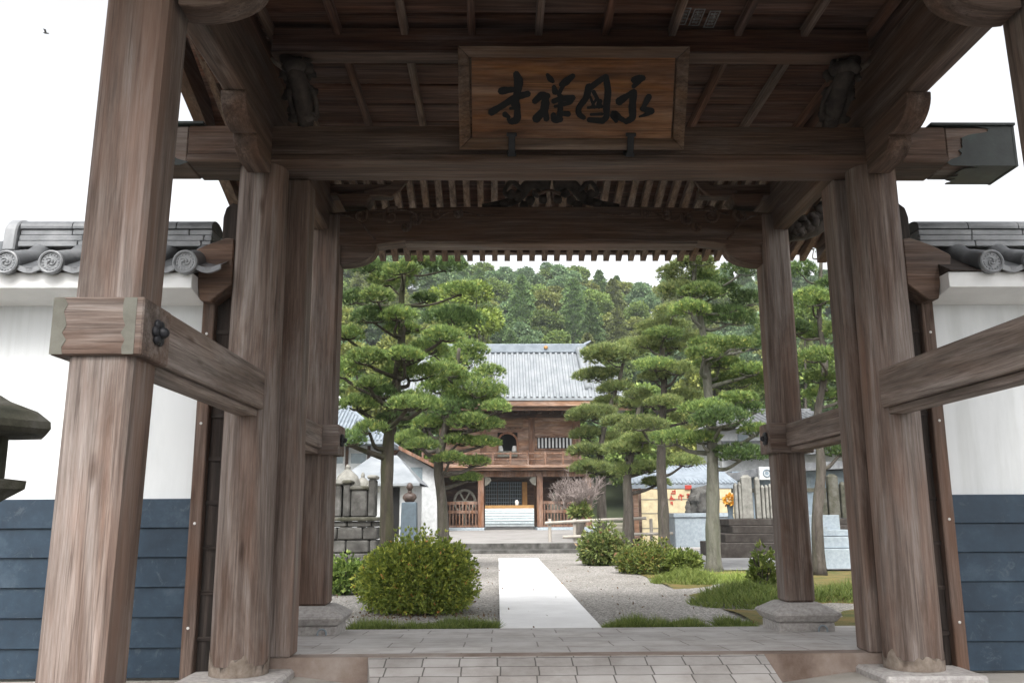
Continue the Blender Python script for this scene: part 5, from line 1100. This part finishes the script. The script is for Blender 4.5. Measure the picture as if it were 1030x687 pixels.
b = MB(); b.box(xa, xb, Y, Y+1.2, -.05, zt-.14, bev=.015); b.build('block', M['granite_blue'], T); b = MB(); b.box(xa-.04, xb+.04, Y-.05, Y+1.25, zt-.137, zt, bev=.015); b.build('top_slab', M['granite_blue'], T)
b = MB(); b.box(xa-.2, xb+.3, Y-.35, Y-.06, -.05, .12, bev=.02); b.build('plinth', M['granite'], T)
rx_, _, rz_ = W(703, 498, Y+.6); b = MB(); b.blob((rx_, Y+.6, zt+.42), (.36, .3, .55), 10, .55, 4, fr=1.6); b.v = [(p[0], p[1], max(p[2], zt+.003)) for p in b.v]; tag(b.build('memorial_rock', M['oldstone']), 'rough dark upright rock standing on the granite monument base', 'rock')
bx_, _, _ = W(679+13, 510, Y+.3); b = MB(); b.lathe([(.1, 0), (.12, .04), (.08, .1), (.11, .2), (.06, .3), (.07, .36), (.02, .42)], (bx_, Y+.3, zt+.003), 10); tag(b.build('small_figurine', M['oldstone'], smooth=True), 'tiny dark seated figurine left of the rock on the granite base', 'figurine')
b = MB(); vx, _, vz = W(735, 521, 20); b.lathe([(.1, vz-.02), (.07, vz+.1), (.1, vz+.36), (.11, vz+.4)], (vx, 20, 0), 12)
T = thing('flower_vase', 'dark vase of orange and yellow flowers on a short stone stand', 'vase', (vx, 20, vz-.02)); b.build('vase', M['pedestal'], T, smooth='auto')
P, Q = blob_points((vx, 20, vz+.54), (.19, .17, .15), 300, .5); V, F, t = leaf_mass(P, Q, .09, .7); npmesh('flowers', M['orange'], V, F, t, T)
b = MB(); b.box(vx-.22, vx-.08, 19.85, 20.15, -.05, vz-.1); b.box(vx+.08, vx+.22, 19.85, 20.15, -.05, vz-.1); b.box(vx-.26, vx+.26, 19.8, 20.2, vz-.097, vz-.022, bev=.01); tag(b.build('stone_stand', M['granite_blue']), 'short two-legged granite stand under the orange flowers', 'stand')
# stepped terrace with stone fence
Y = 17.5
T = thing('stone_steps', 'dark stepped stone terrace under the row of grave pillars', 'steps', (W(755, 545, Y)[0], Y, 0))
for k, (pa, pt) in enumerate(((722, 546), (732, 537), (743, 529), (742, 522))): b = MB(); x0 = W(pa, 540, Y)[0]; b.box(x0, 9.5, Y+.0+k*.28, Y+2.2, (-.05 if k == 0 else W(765, (546, 537, 529, 522)[k-1], Y)[2]+.002), W(pa, pt, Y)[2], bev=.02); b.build('step', M['darkstone'], T)
zt = W(742, 522, Y)[2]+.003; Yp = Y+1.3
for i, (px, pt, wd, lab) in enumerate(((740, 487, .045, 'slim'), (744, 486, .04, 'slim'), (751, 479, .16, 'broad'), (762, 481, .07, 'tall'), (767, 489, .045, 'slim'), (771, 489, .045, 'slim'), (775, 488, .045, 'slim'), (828, 490, .08, 'slim'), (838, 478, .16, 'broad'), (848, 486, .08, 'slim'))):
    x = W(px, 500, Yp)[0]; z1 = W(px, pt, Yp)[2]; b = MB(); b.hexa([(x-wd, Yp-.08, zt), (x+wd, Yp-.08, zt), (x+wd, Yp+.1, zt), (x-wd, Yp+.1, zt)], [(x-wd*.92, Yp-.08, z1-.03), (x+wd*.92, Yp-.08, z1-.03), (x+wd*.92, Yp+.1, z1-.03), (x-wd*.92, Yp+.1, z1-.03)], bev=.015)
    b.hexa([(x-wd*.9, Yp-.07, z1-.035), (x+wd*.9, Yp-.07, z1-.035), (x+wd*.9, Yp+.09, z1-.035), (x-wd*.9, Yp+.09, z1-.035)], [(x-wd*.4, Yp-.03, z1+.04), (x+wd*.4, Yp-.03, z1+.04), (x+wd*.4, Yp+.05, z1+.04), (x-wd*.4, Yp+.05, z1+.04)])
    LAB = {0: 'first slim stone pillar at the left end of the stepped terrace', 1: 'second slim stone pillar, beside the broad slab on the terrace', 2: 'broad stone slab between slim pillars on the stepped terrace', 3: 'tall pale pillar just right of the broad slab on the terrace', 4: 'slim stone pillar right of the tall pale pillar', 5: 'slim stone pillar, third from the right rear gate post', 6: 'slim stone pillar touching the right rear gate post', 7: 'slim stone pillar seen left between rear post and main post', 8: 'broad old stone slab seen between rear post and main post', 9: 'slim stone pillar seen right beside the right jamb post'}
    tag(b.build('stone_pillar', M['palestone'] if i < 7 else M['mossstone']), LAB[i], 'stone pillar', 'grave pillars on the stone terrace')
T = thing('stone_fence_beam', 'long stone beam lying behind the grave pillars', 'stone beam', (W(770, 485, Yp+.2)[0], Yp+.2, zt)); b = MB(); xa = W(736, 490, Yp+.2)[0]; zb = W(765, 491, Yp+.2)[2]; b.box(xa, 9.4, Yp+.15, Yp+.3, zb-.12, zb, bev=.01); b.build('beam', M['mossstone'], T)
b = MB()
for k in range(4): xx = xa+.3+k*1.1; b.box(xx-.07, xx+.07, Yp+.14, Yp+.31, zt, zb-.122)
b.build('support', M['mossstone'], T)
# pale granite grave behind right posts
Y = 12.6
T = thing('granite_grave', 'pale blue granite family grave seen between the right rear and main posts', 'grave', (W(838, 565, Y)[0], Y, 0))
for k, (pa, pb, pt, y0, y1) in enumerate(((815, 862, 552, 0, 1.6), (818, 862, 540, .18, 1.6), (820, 838, 529, .3, .45), (836, 862, 533, .3, 1.5), (818, 862, 518, .9, 1.6))):
    b = MB(); z0 = -.05 if k == 0 else W(765, 552, Y)[2]+.002 if k == 1 else W(765, 540, Y)[2]+.004; b.box(W(pa, 540, Y)[0], W(pb, 540, Y)[0], Y+y0+k*.001, Y+y1, z0, W(pa, pt, Y)[2], bev=.012); b.build('granite_block', M['granite_blue'], T)
b = MB(); x, _, z = W(822, 516, Y+1.1); b.lathe([(.09, 0), (.1, .06), (.05, .12), (.01, .16)], (x, Y+1.1, W(818, 518, Y)[2]+.002), 10); b.build('finial', M['granite_blue'], T)
# grey-blue house and white house on the right
Y = 34.0
T = thing('blue_grey_house', 'blue-grey house with low curved tile roof behind the grave pillars', 'house', (W(770, 490, Y)[0], Y, .2)); xa, xb = W(737, 490, Y)[0], 17.5
b = MB(); b.box(xa, xb, Y, Y+5, .2, W(750, 474, Y)[2]); b.build('wall', M['bluegrey'], T)
b = MB()
pts = [(xa-.6, W(765, 476, Y)[2])]+[(xa+(i/8)*3.0, W(765, 476-9*math.sin(i/8*math.pi/2), Y)[2]) for i in range(9)]+[(xb, W(765, 462, Y)[2])]
b.prism(pts+[(x, z-.35) for x, z in pts[::-1]], 'y', Y-.9, Y+5.5); b.build('roof', M['tile'], T)
for pa, pb in ((743, 748), (803, 816), (832, 848)): b = MB(); b.box(W(pa, 490, Y)[0], W(pb, 490, Y)[0], Y-.04, Y-.003, W(765, 496, Y)[2], W(765, 480, Y)[2]); b.build('window', M['glass'], T)
b = MB(); x, _, z = W(770, 476, Y-.95); b.box(x-.34, x+.28, Y-1.15, Y-.93, z-.3, z+.28, bev=.02); o = b.build('air_conditioner', M['offwhite'], T); b = MB(); b.tube([(x+.16*math.cos(a), Y-1.16, z+.16*math.sin(a)) for a in np.linspace(0, 2*math.pi, 20)], .03, 6, caps=False); b.tube([(x, Y-1.16, z), (x, Y-1.15, z)], .09, 14); b.build('fan_grille', M['bluegrey'], o)
Y = 42.0
T = thing('white_house', 'tall white house with dark tiled gable behind the blue-grey house', 'house', (W(775, 440, Y)[0], Y, .3)); xa, xb = W(725, 440, Y)[0], W(870, 440, Y)[0]
b = MB(); b.box(xa, xb, Y, Y+6, .2, W(765, 430, Y)[2]); b.build('wall', M['offwhite'], T)
hip_roof('roof', xa-.8, xb+.8, Y-1, Y+7, W(765, 429, Y)[2], xa+2, xb-2, Y+3, W(765, 415, Y+3)[2], M['tile'], T, 30, .07, .2)
b = MB(); zz = W(765, 456, Y)[2]; b._add([(xa, Y-1.2, zz), (xb, Y-1.2, zz), (xb, Y-.02, zz+.7), (xa, Y-.02, zz+.7), (xa, Y-1.2, zz-.12), (xb, Y-1.2, zz-.12), (xb, Y-.02, zz-.12), (xa, Y-.02, zz-.12)], [(0, 1, 2, 3), (4, 5, 1, 0), (7, 6, 5, 4), (0, 3, 7, 4), (1, 5, 6, 2)]); b.build('lower_roof', M['tile'], T)
for pa, pb in ((742, 752), (800, 814), (826, 846)): b = MB(); b.box(W(pa, 440, Y)[0], W(pb, 440, Y)[0], Y-.05, Y-.003, W(765, 448, Y)[2], W(765, 437, Y)[2]); b.build('window', M['glass'], T)

# ------------------------------------------------------------------ broad trees in the middle distance
def broad_tree(label, Y, px, top, wpx, zb, mat, n_=16000, size=.32, cat='tree', group='broadleaf trees beyond the garden'):
    c = W(px, top, Y); r_ = wpx*(Y+6.7)/FPX*.5; H = c[2]-zb
    T = thing('broadleaf_tree', label, cat, (c[0], Y, zb), group); b = MB(); b.tube(smoothpath([(c[0], Y, zb-.3), (c[0]+.2, Y, zb+H*.35), (c[0]-.1, Y, zb+H*.75)], 5), [.35, .2, .1], 9)
    Ps = []; Qs = []; rr = random.Random(px)
    K = 16
    for k in range(K):
        a = rr.uniform(0, 6.28); q = math.sqrt(rr.random())*.72; hz_ = rr.uniform(.36, .92); tp = 1-abs(hz_-.55)*.75
        lc = (c[0]+r_*q*math.cos(a)*tp, Y+r_*q*math.sin(a)*tp, zb+H*hz_); lr = r_*rr.uniform(.26, .42)
        p, qn = blob_points(lc, (lr, lr, lr*.72), n_//K, .55, -.75); p[:, 2] = np.minimum(p[:, 2], zb+H); Ps.append(p); Qs.append(qn)
        b.tube([(c[0], Y, zb+H*.3), lc], [.12, .04], 6)
    b.build('trunk', M['bark'], T); P = np.concatenate(Ps); Q = np.concatenate(Qs); V, F, t = leaf_mass(P, Q, size, .6, None, .8); npmesh('crown', M[mat], V, F, t, T)
broad_tree('bright yellow-green camphor tree behind the left pines', 58, 474, 274, 112, .5, 'broad_yellow', 22000)
broad_tree('yellow-green tree lower down behind the mossy-trunked pine', 52, 380, 330, 110, .5, 'broad_olive', 20000)
broad_tree('dark broadleaf tree just left of the two-storey gate roof', 50, 425, 355, 80, .5, 'broad', 16000)
broad_tree('dark green tree above the left white house', 46, 350, 375, 80, .4, 'broad', 16000)
broad_tree('olive green tree behind the left jamb and rear post', 62, 330, 300, 110, .6, 'broad_olive', 16000)
broad_tree('dark bushy tree behind the right rear post', 50, 800, 300, 110, .5, 'broad', 18000)
broad_tree('olive bushy tree between the right pines and the hillside', 56, 715, 335, 100, .5, 'broad_olive', 18000)
broad_tree('dark tree behind the slim pines, right of the two-storey gate', 54, 640, 385, 90, .5, 'broad', 16000)

broad_tree('green tree standing left of the white house behind the gate wall', 44, 285, 330, 130, .4, 'broad', 16000)
broad_tree('olive tree farthest left behind the gate wall', 38, 225, 335, 140, .3, 'broad_olive', 16000)
broad_tree('green tree right of the tall white house behind the gate wall', 48, 890, 320, 130, .4, 'broad', 16000)
# ------------------------------------------------------------------ forest on the hill: one tree object each, a few shared meshes
def conifer_mesh(mat, H=11., r_=3.5, n_=9000, seed=1):
    rg = np.random.default_rng(seed); t = rg.uniform(0, 1, n_)**.75; lay = np.floor(t*11)/11; fr = (t-lay)*11
    rad = r_*(1-t)**.7*(.62+.38*(1-fr))*rg.uniform(.5, 1.05, n_)+.12; a = rg.uniform(0, 2*math.pi, n_); rad *= 1+.2*np.sin(a*3+lay*40)
    P = np.stack([rad*np.cos(a), rad*np.sin(a), H*(.1+.9*t)], 1); Q = np.stack([np.cos(a), np.sin(a), np.full(n_, .15)], 1)
    V, F, tn = leaf_mass(P, Q, .4, .6, None, .6); return V, F, tn, H
def round_mesh(H=9., r_=3.6, n_=9000, seed=2):
    rr = random.Random(seed); Ps = []; Qs = []
    for k in range(13):
        a = rr.uniform(0, 6.28); q = math.sqrt(rr.random())*.65; z = rr.uniform(.35, .86); lr = r_*rr.uniform(.3, .46); tp = 1-abs(z-.5)*.8
        p, qn = blob_points((r_*q*math.cos(a)*tp, r_*q*math.sin(a)*tp, H*z), (lr, lr, lr*.75), n_//13, .6, -.6); Ps.append(p); Qs.append(qn)
    P = np.concatenate(Ps); Q = np.concatenate(Qs); V, F, tn = leaf_mass(P, Q, .42, .62, None, .8); return V, F, tn, H
def hill_proto(kind, mat, seed, **k):
    V, F, tn, H = (conifer_mesh if kind == 'c' else round_mesh)(**({'mat': mat} if kind == 'c' else {}), seed=seed, **k)
    b = MB(); b.tube([(0, 0, -1), (0, 0, H*.75)], [.28, .08], 6)
    me_o = npmesh('cedar_tree' if kind == 'c' else 'forest_tree', M[mat], V, F, tn)
    me = me_o.data; return me_o
protos = {'dark': hill_proto('c', 'cedar', 1), 'dark2': hill_proto('c', 'cedar', 5, H=12, r_=3.7), 'rust': hill_proto('c', 'cedar_rust', 2, H=10.5), 'blue': hill_proto('r', 'broad_blue', 3), 'green': hill_proto('r', 'broad', 4, H=8.5), 'olive': hill_proto('r', 'broad_olive', 6, H=8)}
HL = {'dark': ('pointed dark green cedar in the hillside forest', 'cedar', 'dark cedars on the hillside'), 'dark2': ('tall pointed dark green cedar in the hillside forest', 'cedar', 'tall dark cedars on the hillside'), 'rust': ('pointed cedar with rust-tinged foliage in the hillside forest', 'cedar', 'rusty cedars on the hillside'), 'blue': ('round bluish broadleaf tree in the hillside forest', 'tree', 'bluish trees on the hillside'), 'green': ('round dark green broadleaf tree in the hillside forest', 'tree', 'round green trees on the hillside'), 'olive': ('round olive broadleaf tree in the hillside forest', 'tree', 'olive trees on the hillside')}
used = set(); rr = random.Random(21); yrow = 78
while yrow < 186:
    wpx0, wpx1 = 262, 905; xL, xR = W(wpx0, 300, yrow)[0], W(wpx1, 300, yrow)[0]; x = xL+rr.uniform(0, 4)
    while x < xR:
        k = rr.choices(['dark', 'dark2', 'rust', 'blue', 'green', 'olive'], [3, 1.6, 1.5, 2.2, 4, 2.4])[0]; yy_ = yrow+rr.uniform(-3, 3)
        if mnoise.noise(Vector((x*.04, yrow*.04, 2))) > .15 and rr.random() < .6: k = 'blue'
        p = protos[k]; o = p if k not in used else p.copy()
        if k in used: COL.objects.link(o)
        used.add(k); s_ = rr.uniform(.78, 1.08); o.location = (x, yy_, hz(x, yy_)-.5); o.scale = (s_, s_, s_*rr.uniform(.9, 1.1)); o.rotation_euler = (0, 0, rr.uniform(0, 6.28)); tag(o, *HL[k]); x += rr.uniform(4.0, 5.8)
    yrow += 7.5 if yrow < 150 else 9

# ------------------------------------------------------------------ bird in the sky
c = W(46, 33.5, 45); b = MB(); b.tube(smoothpath([(c[0]-.17, c[1], c[2]+.03), (c[0]-.05, c[1], c[2]), (c[0]+.08, c[1], c[2]-.02), (c[0]+.2, c[1], c[2]-.05)], 4), [.015, .055, .05, .012], 8)
for sg in (-1, 1): b._add([(c[0]-.06, c[1], c[2]+.02), (c[0]+.06, c[1], c[2]), (c[0]+.1, c[1]+sg*.2, c[2]+.13), (c[0]-.02, c[1]+sg*.36, c[2]+.10), (c[0]-.06, c[1]+sg*.18, c[2]+.14)], [(0, 1, 2, 3, 4)])
tag(b.build('bird', M['birdskin']), 'tiny dark bird flying in the white sky at upper left', 'bird')

# ------------------------------------------------------------------ thin air between here and the hill
hm = bpy.data.materials.new('haze'); hm.use_nodes = True; hn = hm.node_tree; hn.nodes.clear()
ho = hn.nodes.new('ShaderNodeOutputMaterial'); pv_ = hn.nodes.new('ShaderNodeVolumePrincipled'); pv_.inputs['Color'].default_value = (.9, .95, 1, 1); pv_.inputs['Density'].default_value = .00042; pv_.inputs['Anisotropy'].default_value = .2
hn.links.new(pv_.outputs[0], ho.inputs['Volume'])
b = MB(); b.box(-1600, 1600, -1600, 1600, -1.2, 75); tag(b.build('haze', hm), kind='stuff')
